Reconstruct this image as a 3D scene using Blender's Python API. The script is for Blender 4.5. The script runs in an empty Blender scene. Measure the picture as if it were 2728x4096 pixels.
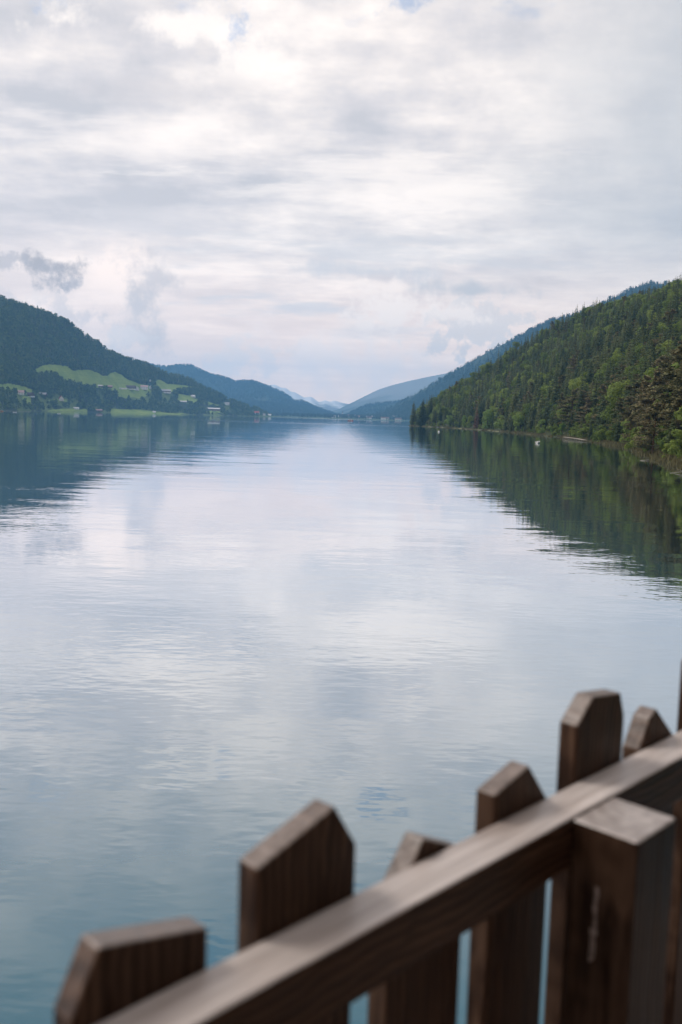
import bpy, bmesh, math, random
import numpy as np
from mathutils import Vector, Matrix

# ------------------------------------------------------------------ camera, sky, sun, exposure
S = bpy.context.scene
COL = S.collection
F, ROLL, HOR, CAMZ = 3700.0, 0.03, 1670.0, 7.0      # photo pixels, horizon slope, horizon row, eye above the lake
PITCH = math.atan((2048 - HOR) / F)
cp, sp = math.cos(PITCH), math.sin(PITCH)
ra = math.atan(ROLL)
FWD = np.array([0, cp, -sp]); UP0 = np.array([0, sp, cp]); RT0 = np.array([1.0, 0, 0])
RT = math.cos(ra) * RT0 + math.sin(ra) * UP0
UP = -math.sin(ra) * RT0 + math.cos(ra) * UP0

def ray(x, y):
    "direction of a photo pixel, used to survey real positions"
    return FWD + RT * ((x - 1364) / F) + UP * ((2048 - y) / F)
def slope(x, y):
    d = ray(x, y); return d[0] / d[1], d[2] / d[1]
def project(p):
    p = np.asarray(p, float) - np.array([0, 0, CAMZ])
    z = p @ FWD
    return 1364 + F * (p @ RT) / z, 2048 - F * (p @ UP) / z

cam_d = bpy.data.cameras.new('camera')
cam = bpy.data.objects.new('camera', cam_d); COL.objects.link(cam)
M = Matrix(((RT[0], UP[0], -FWD[0], 0), (RT[1], UP[1], -FWD[1], 0), (RT[2], UP[2], -FWD[2], CAMZ), (0, 0, 0, 1)))
cam.matrix_world = M
cam_d.sensor_fit = 'VERTICAL'; cam_d.sensor_height = 36; cam_d.sensor_width = 24
cam_d.lens = F / 4096 * 36
cam_d.clip_start = 0.05; cam_d.clip_end = 60000
cam_d.dof.use_dof = True; cam_d.dof.focus_distance = 500; cam_d.dof.aperture_fstop = 3.2
S.camera = cam
S.view_settings.view_transform = 'Standard'
S.view_settings.look = 'None'
S.view_settings.gamma = 1
S.view_settings.exposure = 0.35
S.cycles.use_denoising = True
S.cycles.volume_bounces = 1
S.cycles.diffuse_bounces = 3
S.cycles.glossy_bounces = 3
S.cycles.max_bounces = 5
S.cycles.transparent_max_bounces = 8
S.cycles.caustics_reflective = False
S.cycles.caustics_refractive = False
S.cycles.sample_clamp_indirect = 4

SUN_AZ, SUN_EL = math.radians(-75), math.radians(48)
sd = bpy.data.lights.new('sun', 'SUN'); sd.energy = 1.5; sd.angle = math.radians(20); sd.color = (1.0, 0.95, 0.88)
sun = bpy.data.objects.new('sun', sd); COL.objects.link(sun)
sun_dir = Vector((math.sin(SUN_AZ) * math.cos(SUN_EL), math.cos(SUN_AZ) * math.cos(SUN_EL), math.sin(SUN_EL)))
sun.rotation_euler = sun_dir.to_track_quat('Z', 'Y').to_euler()
sun.location = (-40, 10, 60)

class NT:
    "small helper for node graphs"
    def __init__(s, nt): s.nt = nt
    def node(s, t, **kw):
        n = s.nt.nodes.new(t)
        for k, v in kw.items(): setattr(n, k, v)
        return n
    def put(s, sock, v):
        if isinstance(v, bpy.types.NodeSocket): s.nt.links.new(v, sock)
        else:
            if isinstance(v, tuple) and len(v) == 3 and sock.type == 'RGBA': v = v + (1,)
            sock.default_value = v
    def m(s, op, a, b=0.0, c=0.0, clamp=False):
        n = s.node('ShaderNodeMath', operation=op, use_clamp=clamp)
        for i, v in enumerate((a, b, c)): s.put(n.inputs[i], v)
        return n.outputs[0]
    def step(s, v, lo, hi, a=0.0, b=1.0):
        n = s.node('ShaderNodeMapRange', interpolation_type='SMOOTHSTEP')
        for i, x in enumerate((v, lo, hi, a, b)): s.put(n.inputs[i], x)
        return n.outputs[0]
    def lin(s, v, lo, hi, a=0.0, b=1.0):
        n = s.node('ShaderNodeMapRange')
        for i, x in enumerate((v, lo, hi, a, b)): s.put(n.inputs[i], x)
        return n.outputs[0]
    def mix(s, f, a, b, blend='MIX'):
        n = s.node('ShaderNodeMix', data_type='RGBA', blend_type=blend)
        s.put(n.inputs[0], f); s.put(n.inputs[6], a); s.put(n.inputs[7], b)
        return n.outputs[2]
    def noise(s, vec, scale, detail=4.0, rough=0.5, dist=0.0, lac=2.0):
        n = s.node('ShaderNodeTexNoise')
        if vec is not None: s.put(n.inputs['Vector'], vec)
        n.inputs['Scale'].default_value = scale; n.inputs['Detail'].default_value = detail
        n.inputs['Roughness'].default_value = rough; n.inputs['Distortion'].default_value = dist
        n.inputs['Lacunarity'].default_value = lac
        return n.outputs[0]
    def noise2(s, vec, scale, detail=4.0, rough=0.5, off=None):
        if off:
            v = s.node('ShaderNodeVectorMath', operation='ADD'); s.put(v.inputs[0], vec); v.inputs[1].default_value = (off[0], off[1], 0); vec = v.outputs[0]
        n = s.node('ShaderNodeTexNoise', noise_dimensions='2D'); s.put(n.inputs['Vector'], vec)
        n.inputs['Scale'].default_value = scale; n.inputs['Detail'].default_value = detail; n.inputs['Roughness'].default_value = rough
        return n.outputs[0]
    def xyz(s, x, y, z):
        n = s.node('ShaderNodeCombineXYZ')
        for i, v in enumerate((x, y, z)): s.put(n.inputs[i], v)
        return n.outputs[0]
    def sep(s, v):
        n = s.node('ShaderNodeSeparateXYZ'); s.put(n.inputs[0], v); return n.outputs
    def ramp(s, f, stops):
        n = s.node('ShaderNodeValToRGB')
        e = n.color_ramp.elements
        while len(e) < len(stops): e.new(0.5)
        for k, (p, c) in zip(e, stops): k.position = p; k.color = tuple(c) + (1,)
        s.put(n.inputs[0], f); return n.outputs[0]

def make_world():
    w = bpy.data.worlds.new('World'); S.world = w; w.use_nodes = True
    w.cycles.sampling_method = 'NONE'                   # an even overcast sky: bounced rays find it without light sampling
    nt = w.node_tree; nt.nodes.clear(); g = NT(nt)
    out = g.node('ShaderNodeOutputWorld')
    tc = g.node('ShaderNodeTexCoord').outputs['Generated']
    x, y, z = g.sep(tc)
    sky = g.node('ShaderNodeTexSky', sky_type='NISHITA', sun_disc=False)
    sky.sun_elevation = SUN_EL; sky.sun_rotation = SUN_AZ
    bg1 = g.node('ShaderNodeBackground'); nt.links.new(sky.outputs[0], bg1.inputs[0]); bg1.inputs[1].default_value = 0.13
    k = g.m('ADD', g.m('MAXIMUM', z, 0.0), 0.075)
    px, py = g.m('DIVIDE', x, k), g.m('DIVIDE', y, k)
    P = g.xyz(px, py, 0.0)
    P2 = g.xyz(g.m('MULTIPLY', px, 0.7), py, 0.0)
    big = g.noise2(P, 0.75, 2, 0.5, off=(3.1, 1.7))
    mid = g.noise2(P2, 1.6, 5, 0.56, off=(0.4, 7.7))
    fine = g.noise2(P, 5.5, 4, 0.6, off=(5.0, 2.0))
    v = g.m('MULTIPLY_ADD', fine, 0.18, g.m('MULTIPLY_ADD', mid, 0.54, g.m('MULTIPLY', big, 0.36)))
    # separate clouds, seen ahead over the valley
    yy = g.m('MAXIMUM', y, 0.05)
    away = g.step(y, 0.3, 0.1, 0.0, 20.0)
    a, e = g.m('ADD', g.m('DIVIDE', x, yy), away), g.m('DIVIDE', z, yy)
    A = g.xyz(a, e, 0.0)
    puff = g.m('SUBTRACT', g.noise2(A, 34, 6, 0.62), 0.5)
    soft_n = g.m('SUBTRACT', g.noise2(A, 13, 5, 0.6, off=(4.4, 1.0)), 0.5)
    bil = g.m('SUBTRACT', g.noise2(A, 9, 5, 0.55, off=(2.2, 8.1)), 0.5)
    v = g.m('MULTIPLY_ADD', bil, g.step(z, 0.10, 0.26, 0.04, 0.30), v)
    base = g.ramp(g.lin(v, 0.42, 0.67), [(0.0, (0.53, 0.55, 0.61)), (0.32, (0.64, 0.645, 0.695)), (0.58, (0.755, 0.745, 0.77)), (1.0, (0.96, 0.93, 0.925))])
    base = g.mix(g.step(z, 0.20, 0.0, 0.0, 0.72), base, (1.62, 1.24, 1.0))        # lighter low down
    side = g.m('MULTIPLY', g.step(g.m('MULTIPLY_ADD', mid, 0.30, x), 0.20, 0.56, 0.0, 0.75), g.step(z, 0.07, 0.22))
    base = g.mix(side, base, (0.42, 0.475, 0.55))                                   # grey sheet of cloud on that side
    pink = g.m('MULTIPLY', g.step(x, -0.02, -0.3, 0.0, 0.5), g.step(z, 0.28, 0.02))
    base = g.mix(pink, base, (0.98, 0.89, 0.87))
    streak = g.m('SUBTRACT', g.noise2(g.xyz(g.m('MULTIPLY', a, 4.5), g.m('MULTIPLY', e, 30.0), 0.0), 1.7, 5, 0.6), 0.5)
    def dist(cx, cy, rx, ry, n, wob):
        ca, ce = slope(cx, cy)
        vm = g.node('ShaderNodeVectorMath', operation='MULTIPLY_ADD')
        g.put(vm.inputs[0], A); vm.inputs[1].default_value = (F / rx, F / ry, 0); vm.inputs[2].default_value = (-ca * F / rx, -ce * F / ry, 0)
        ln = g.node('ShaderNodeVectorMath', operation='LENGTH'); nt.links.new(vm.outputs[0], ln.inputs[0])
        return g.m('MULTIPLY_ADD', n, wob, ln.outputs['Value'])
    def cloud(cx, cy, rx, ry, colour, amt, soft=0.5, wob=3.0, n=None):
        nonlocal base
        base = g.mix(g.step(dist(cx, cy, rx, ry, n or puff, wob), 1.0, 1.0 - soft, 0.0, amt), base, colour)
    W = (1.0, 0.93, 0.90)
    cloud(1450, 1000, 900, 95, (0.62, 0.65, 0.71), 0.55, 1.0, 3.0, streak)
    cloud(1500, 720, 800, 150, (0.95, 0.925, 0.92), 0.6, 1.0, 3.0, streak)
    cloud(550, 560, 700, 110, (0.93, 0.905, 0.91), 0.45, 1.0, 3.0, streak)
    cloud(650, 880, 600, 70, (0.70, 0.70, 0.74), 0.5, 1.0, 3.0, streak)
    cloud(1150, 1240, 420, 60, (0.66, 0.69, 0.75), 0.65, 1.0, 3.5, streak)
    cloud(1420, 1330, 330, 50, (0.70, 0.72, 0.77), 0.5, 1.0, 3.5, streak)
    cloud(420, 1110, 230, 190, (1.12, 1.0, 0.94), 0.95, 0.9, 2.0, soft_n)
    cloud(600, 1110, 125, 145, (0.63, 0.61, 0.64), 0.8, 0.95, 2.6)
    cloud(560, 1290, 150, 180, (0.65, 0.63, 0.655), 0.8, 0.95, 2.6)
    cloud(510, 1350, 90, 70, (0.92, 0.87, 0.86), 0.75, 0.7, 3.5)
    cloud(120, 1270, 260, 130, (0.74, 0.70, 0.715), 0.75, 0.8, 3.5)
    cloud(140, 1200, 80, 40, (0.98, 0.90, 0.87), 0.8, 0.8, 3.0)
    cloud(215, 1085, 155, 80, (0.39, 0.38, 0.41), 0.9, 0.8, 2.6)
    cloud(10, 1050, 75, 50, (0.49, 0.48, 0.52), 0.75, 0.8, 3.5)
    cloud(290, 1130, 60, 35, (0.42, 0.42, 0.465), 0.7, 0.8, 3.5)
    cloud(1620, 1230, 270, 130, W, 0.95, 0.8, 3.6)
    cloud(1900, 1310, 200, 130, (0.76, 0.735, 0.75), 0.85, 0.5, 4.0)
    cloud(1830, 1255, 130, 40, W, 0.8, 0.7, 3.5)
    cloud(1900, 1160, 270, 48, (0.53, 0.555, 0.61), 0.85, 0.8, 2.6, soft_n)
    cloud(1480, 1085, 280, 45, (0.62, 0.65, 0.71), 0.75, 0.8, 3.0, soft_n)
    cloud(1300, 1440, 420, 130, (1.08, 0.98, 0.94), 0.85, 0.8, 3.5, soft_n)
    cloud(960, 1420, 200, 80, (0.96, 0.91, 0.90), 0.7, 0.7, 3.8)
    cloud(1060, 230, 260, 110, (0.97, 0.945, 0.94), 0.8, 0.9, 3.2, soft_n)
    cloud(760, 120, 170, 90, (0.96, 0.935, 0.93), 0.8, 0.8, 3.2, soft_n)
    cloud(260, 70, 150, 90, (0.95, 0.925, 0.92), 0.8, 0.8, 3.2, soft_n)
    cloud(620, 360, 420, 80, (0.60, 0.60, 0.645), 0.5, 1.0, 3.0, soft_n)
    base = g.mix(1.0, base, (1.085, 1.005, 0.925), 'MULTIPLY')
    bg2 = g.node('ShaderNodeBackground'); nt.links.new(base, bg2.inputs[0]); bg2.inputs[1].default_value = 0.97
    # small breaks in the cloud where the blue shows, few and high up
    hole = g.m('MULTIPLY', g.step(g.noise2(P, 3.1, 4, 0.6, off=(9.0, 4.0)), 0.60, 0.74, 0.0, 0.8), g.step(z, 0.34, 0.44))
    for q in ((950, 95, 45, 85), (190, -10, 70, 45), (1620, -15, 130, 60)):
        hole = g.m('MAXIMUM', hole, g.step(dist(*q, puff, 5.0), 1.2, -0.6, 0.0, 0.6))
    mx = g.node('ShaderNodeMixShader')
    g.put(mx.inputs[0], g.m('SUBTRACT', 1.0, hole, clamp=True))
    nt.links.new(bg1.outputs[0], mx.inputs[1]); nt.links.new(bg2.outputs[0], mx.inputs[2])
    nt.links.new(mx.outputs[0], out.inputs[0])
make_world()

# ------------------------------------------------------------------ helpers
def link(o, parent=None):
    COL.objects.link(o)
    if parent is not None: o.parent = parent
    return o
def tag(o, label=None, cat=None, group=None, kind=None):
    if label: o['label'] = label
    if cat: o['category'] = cat
    if group: o['group'] = group
    if kind: o['kind'] = kind
    return o
def empty(name, loc, rz=0.0, scale=1.0):
    o = bpy.data.objects.new(name, None); o.empty_display_size = 0.2
    o.location = loc; o.rotation_euler = (0, 0, rz)
    o.scale = (scale,) * 3 if not isinstance(scale, tuple) else scale
    return link(o)
class MB:
    def __init__(s): s.v = []; s.f = []; s.mi = []
    def add(s, vs, fs, mi=0):
        b = len(s.v); s.v += [tuple(q) for q in vs]; s.f += [tuple(i + b for i in q) for q in fs]; s.mi += [mi] * len(fs)
    def box(s, x0, x1, y0, y1, z0, z1, mi=0):
        v = [(x, y, z) for z in (z0, z1) for y in (y0, y1) for x in (x0, x1)]
        s.add(v, [(0, 2, 3, 1), (4, 5, 7, 6), (0, 1, 5, 4), (2, 6, 7, 3), (0, 4, 6, 2), (1, 3, 7, 5)], mi)
    def prism(s, poly, y0, y1, mi=0):
        "poly of (x, z), counter-clockwise seen from -y, extruded along y"
        n = len(poly)
        v = [(x, y0, z) for x, z in poly] + [(x, y1, z) for x, z in poly]
        s.add(v, [tuple(range(n)), tuple(range(2 * n - 1, n - 1, -1))] + [(i, i + n, (i + 1) % n + n, (i + 1) % n) for i in range(n)], mi)
    def tube(s, pts, radii, n=6, mi=0, cap=True):
        rings = []
        for i, p in enumerate(pts):
            p = Vector(p)
            d = (Vector(pts[min(i + 1, len(pts) - 1)]) - Vector(pts[max(i - 1, 0)])).normalized()
            q = d.to_track_quat('Z', 'Y')
            rings.append([p + q @ Vector((math.cos(2 * math.pi * k / n) * radii[i], math.sin(2 * math.pi * k / n) * radii[i], 0)) for k in range(n)])
        v = [q for r in rings for q in r]; f = []
        for i in range(len(pts) - 1):
            for k in range(n): f.append((i * n + k, i * n + (k + 1) % n, (i + 1) * n + (k + 1) % n, (i + 1) * n + k))
        if cap: f += [tuple(range(n - 1, -1, -1)), tuple((len(pts) - 1) * n + k for k in range(n))]
        s.add(v, f, mi)
    def mesh(s, name, mats, smooth=False):
        me = bpy.data.meshes.new(name); me.from_pydata(s.v, [], s.f)
        mats = mats if isinstance(mats, list) else [mats]
        for m in mats: me.materials.append(m)
        if len(mats) > 1: me.polygons.foreach_set('material_index', s.mi)
        if smooth: me.polygons.foreach_set('use_smooth', [True] * len(me.polygons))
        me.update(); return me
    def build(s, name, mats, parent=None, smooth=False):
        return link(bpy.data.objects.new(name, s.mesh(name, mats, smooth)), parent)

def hashn(ix, iy, seed):
    h = (ix.astype(np.int64) * 374761393 + iy.astype(np.int64) * 668265263 + seed * 974711) & 0x7fffffff
    h = ((h ^ (h >> 13)) * 1274126177) & 0x7fffffff
    return ((h ^ (h >> 16)) & 0xffff) / 65535.0
def vnoise(x, y, seed=0):
    x = np.asarray(x, float); y = np.asarray(y, float)
    ix, iy = np.floor(x), np.floor(y); fx, fy = x - ix, y - iy
    fx = fx * fx * (3 - 2 * fx); fy = fy * fy * (3 - 2 * fy)
    a, b = hashn(ix, iy, seed), hashn(ix + 1, iy, seed); c, d = hashn(ix, iy + 1, seed), hashn(ix + 1, iy + 1, seed)
    return (a + (b - a) * fx) * (1 - fy) + (c + (d - c) * fx) * fy
def fbm(x, y, seed=0, octs=4):
    t = 0; amp = 0.5; s = 1.0
    for o in range(octs):
        t = t + amp * (vnoise(x * s, y * s, seed + o * 17) - 0.5) * 2; amp *= 0.5; s *= 2.03
    return t
def inside(poly, x, y):
    r = np.zeros(len(x), bool); j = len(poly) - 1
    for i in range(len(poly)):
        (xi, yi), (xj, yj) = poly[i], poly[j]
        if yi != yj: r ^= ((yi > y) != (yj > y)) & (x < (xj - xi) * (y - yi) / (yj - yi) + xi)
        j = i
    return r

def mat(name, build, rough=0.8, spec=0.2):
    m = bpy.data.materials.new(name); m.use_nodes = True
    nt = m.node_tree; nt.nodes.clear(); g = NT(nt)
    out = g.node('ShaderNodeOutputMaterial')
    b = g.node('ShaderNodeBsdfPrincipled')
    b.inputs['Roughness'].default_value = rough; b.inputs['Specular IOR Level'].default_value = spec
    nt.links.new(b.outputs[0], out.inputs[0])
    r = build(g, b, out)
    if r is not None: g.put(b.inputs['Base Color'], r)
    return m
def plain(name, col, rough=0.7, var=0.12, scale=3.0, spec=0.2):
    def f(g, b, o):
        n = g.noise(g.node('ShaderNodeTexCoord').outputs['Object'], scale, 4)
        return g.mix(g.lin(n, 0.3, 0.7), tuple(c * (1 - var) for c in col), tuple(min(1, c * (1 + var)) for c in col))
    return mat(name, f, rough, spec)
def leafy(name, stops, patch=None, trans=0.0, spec=0.15):
    "foliage: one tone for each tree, plus a little from leaf to leaf"
    def f(g, b, out):
        oi = g.node('ShaderNodeObjectInfo')
        c = g.ramp(oi.outputs['Random'], stops)
        n = g.noise(g.node('ShaderNodeTexCoord').outputs['Object'], 1.3, 3)
        c = g.mix(g.lin(n, 0.3, 0.7), g.mix(1.0, c, (0.72, 0.75, 0.72), 'MULTIPLY'), g.mix(1.0, c, (1.25, 1.22, 1.15), 'MULTIPLY'))
        if patch:
            pn = g.noise(oi.outputs['Location'], patch[0], 3)
            c = g.mix(g.step(pn, patch[1], patch[2], 0.0, patch[4]), c, patch[3])
        if trans:
            g.put(b.inputs['Base Color'], c)
            t = g.node('ShaderNodeBsdfTranslucent'); g.put(t.inputs[0], c)
            mx = g.node('ShaderNodeMixShader'); mx.inputs[0].default_value = trans
            g.nt.links.new(b.outputs[0], mx.inputs[1]); g.nt.links.new(t.outputs[0], mx.inputs[2]); g.nt.links.new(mx.outputs[0], out.inputs[0])
            return None
        return c
    return mat(name, f, 0.75, spec)

MT = {}
MT['spruce'] = leafy('spruce_needles', [(0, (0.056, 0.084, 0.042)), (0.35, (0.090, 0.120, 0.054)), (0.7, (0.122, 0.150, 0.064)), (1, (0.170, 0.188, 0.084))], trans=0.3)
MT['farspruce'] = leafy('far_conifer_needles', [(0, (0.040, 0.066, 0.028)), (0.45, (0.090, 0.132, 0.044)), (0.8, (0.140, 0.178, 0.056)), (1, (0.220, 0.240, 0.085))], patch=(0.006, 0.52, 0.66, (0.085, 0.110, 0.038), 0.6))
MT['ridgespruce'] = leafy('ridge_conifer_needles', [(0, (0.020, 0.038, 0.028)), (0.5, (0.032, 0.054, 0.034)), (1, (0.050, 0.076, 0.040))])
MT['leaf'] = leafy('broadleaf_foliage', [(0, (0.125, 0.180, 0.046)), (0.5, (0.200, 0.265, 0.062)), (1, (0.270, 0.330, 0.088))], trans=0.45)
MT['youngleaf'] = leafy('young_leaves', [(0, (0.190, 0.285, 0.070)), (1, (0.270, 0.350, 0.095))], trans=0.4)
MT['farleaf'] = leafy('far_broadleaf_foliage', [(0, (0.050, 0.090, 0.028)), (0.6, (0.085, 0.130, 0.036)), (1, (0.130, 0.170, 0.046))], trans=0.15)
MT['pine'] = leafy('pine_needles', [(0, (0.150, 0.150, 0.070)), (0.5, (0.205, 0.182, 0.095)), (1, (0.255, 0.212, 0.122))], trans=0.2)
MT['deadneedle'] = leafy('dead_spruce_needles', [(0, (0.15, 0.085, 0.062)), (1, (0.18, 0.10, 0.075))])
MT['bark'] = plain('bark', (0.075, 0.055, 0.042), 0.9, 0.35, 2.0)
MT['pinebark'] = plain('pine_bark', (0.16, 0.095, 0.06), 0.9, 0.35, 2.0)

# ------------------------------------------------------------------ ground, lake
m_ground = mat('lake_bed_and_ground', lambda g, b, o: g.mix(g.noise(g.node('ShaderNodeTexCoord').outputs['Object'], 0.01, 5), (0.05, 0.065, 0.04), (0.09, 0.10, 0.06)), 0.9)
def water_mat():
    m = bpy.data.materials.new('lake_water'); m.use_nodes = True
    nt = m.node_tree; nt.nodes.clear(); g = NT(nt)
    out = g.node('ShaderNodeOutputMaterial')
    pos = g.node('ShaderNodeNewGeometry').outputs['Position']
    x, y, z = g.sep(pos)
    # calm and rippled lanes drift over the lake
    lane = g.noise2(g.xyz(g.m('MULTIPLY', x, 0.004), g.m('MULTIPLY', y, 0.011), 0.0), 1.0, 3, 0.6)
    lane2 = g.noise2(g.xyz(g.m('MULTIPLY', x, 0.05), g.m('MULTIPLY', y, 0.10), 0.0), 1.0, 2, 0.6, off=(4.0, 2.0))
    amp = g.m('ADD', g.step(lane, 0.42, 0.68, 0.4, 1.2), g.step(lane2, 0.40, 0.65, 0.0, 0.8))
    yw = g.m('MULTIPLY_ADD', lane, 500.0, g.m('MULTIPLY_ADD', x, 0.25, y))     # two lanes ruffled by the wind
    amp = g.m('ADD', amp, g.m('MULTIPLY', g.step(yw, 3000.0, 3200.0, 0.0, 6.0), g.step(yw, 5200.0, 4500.0)))
    amp = g.m('ADD', amp, g.m('MULTIPLY', g.m('MULTIPLY', g.step(yw, 1130.0, 1160.0, 0.0, 3.0), g.step(yw, 1270.0, 1230.0)), g.step(x, -330.0, -250.0)))
    v1 = g.xyz(g.m('MULTIPLY', x, 0.5), y, 0.0)
    n1 = g.noise2(v1, 0.6, 3, 0.6)           # swell of about two metres
    n2 = g.noise2(v1, 2.3, 2, 0.6, off=(7.0, 3.0))      # ripples
    n3 = g.noise2(v1, 0.10, 1, 0.5, off=(1.0, 9.0))
    h = g.m('MULTIPLY_ADD', n1, 0.0085, g.m('MULTIPLY_ADD', n2, 0.0017, g.m('MULTIPLY', n3, 0.016)))
    h = g.m('MULTIPLY', h, amp)
    bump = g.node('ShaderNodeBump'); bump.inputs['Strength'].default_value = 1.0; bump.inputs['Distance'].default_value = 1.0
    g.put(bump.inputs['Height'], h)
    body = g.node('ShaderNodeBsdfDiffuse')
    # greener over the shallow shelf along the wooded bank
    shelf = g.step(g.m('SUBTRACT', x, g.m('MULTIPLY', g.noise(g.xyz(0.0, y, 0.0), 0.02, 2), 30.0)), 25.0, 80.0)
    g.put(body.inputs[0], g.mix(shelf, (0.044, 0.124, 0.170), (0.046, 0.140, 0.108)))
    gl = g.node('ShaderNodeBsdfGlossy'); gl.inputs['Roughness'].default_value = 0.015; gl.inputs[0].default_value = (0.97, 0.98, 1.0, 1)
    nt.links.new(bump.outputs[0], gl.inputs['Normal'])
    lw = g.node('ShaderNodeLayerWeight'); lw.inputs[0].default_value = 0.5
    nt.links.new(bump.outputs[0], lw.inputs['Normal'])
    fac = g.step(lw.outputs['Facing'], 0.375, 0.94, 0.02, 0.97)
    mx = g.node('ShaderNodeMixShader')
    g.put(mx.inputs[0], fac); nt.links.new(body.outputs[0], mx.inputs[1]); nt.links.new(gl.outputs[0], mx.inputs[2])
    nt.links.new(mx.outputs[0], out.inputs[0])
    return m
def sheet(name, x0, x1, y0, y1, z, m):
    b = MB(); b.add([(x0, y0, z), (x1, y0, z), (x1, y1, z), (x0, y1, z)], [(0, 1, 2, 3)])
    return tag(b.build(name, m), kind='structure')
sheet('ground', -8900, 8900, -550, 14500, -6.0, m_ground)
sheet('lake', -2600, 1500, -500, 5300, 0.0, water_mat())

# ------------------------------------------------------------------ hills
def land_mat(name, forest, meadow, noise_scale=0.02, extra=None):
    def f(g, b, o):
        at = g.node('ShaderNodeAttribute', attribute_name='cover')
        p = g.node('ShaderNodeNewGeometry').outputs['Position']
        n = g.noise(p, noise_scale, 6, 0.6); n2 = g.noise(p, noise_scale * 9, 4, 0.6)
        t = g.m('ADD', g.m('MULTIPLY', n, 0.6), g.m('MULTIPLY', n2, 0.4))
        fo = g.mix(g.lin(t, 0.35, 0.65), tuple(c * 0.7 for c in forest), tuple(c * 1.35 for c in forest))
        me = g.mix(g.lin(t, 0.38, 0.62), tuple(c * 0.8 for c in meadow), (meadow[0] * 1.3, meadow[1] * 1.12, meadow[2] * 1.1))
        # mown rows following the slope
        z = g.sep(p)[2]
        row = g.noise(g.xyz(0.0, 0.0, z), 0.22, 3)
        me = g.mix(g.step(row, 0.5, 0.62, 0.0, 0.35), me, tuple(c * 0.72 for c in meadow))
        c = g.mix(at.outputs['Fac'], fo, me)
        if extra: c = extra(g, c, p, n)
        return c
    return mat(name, f, 0.95, 0.1)

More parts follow.
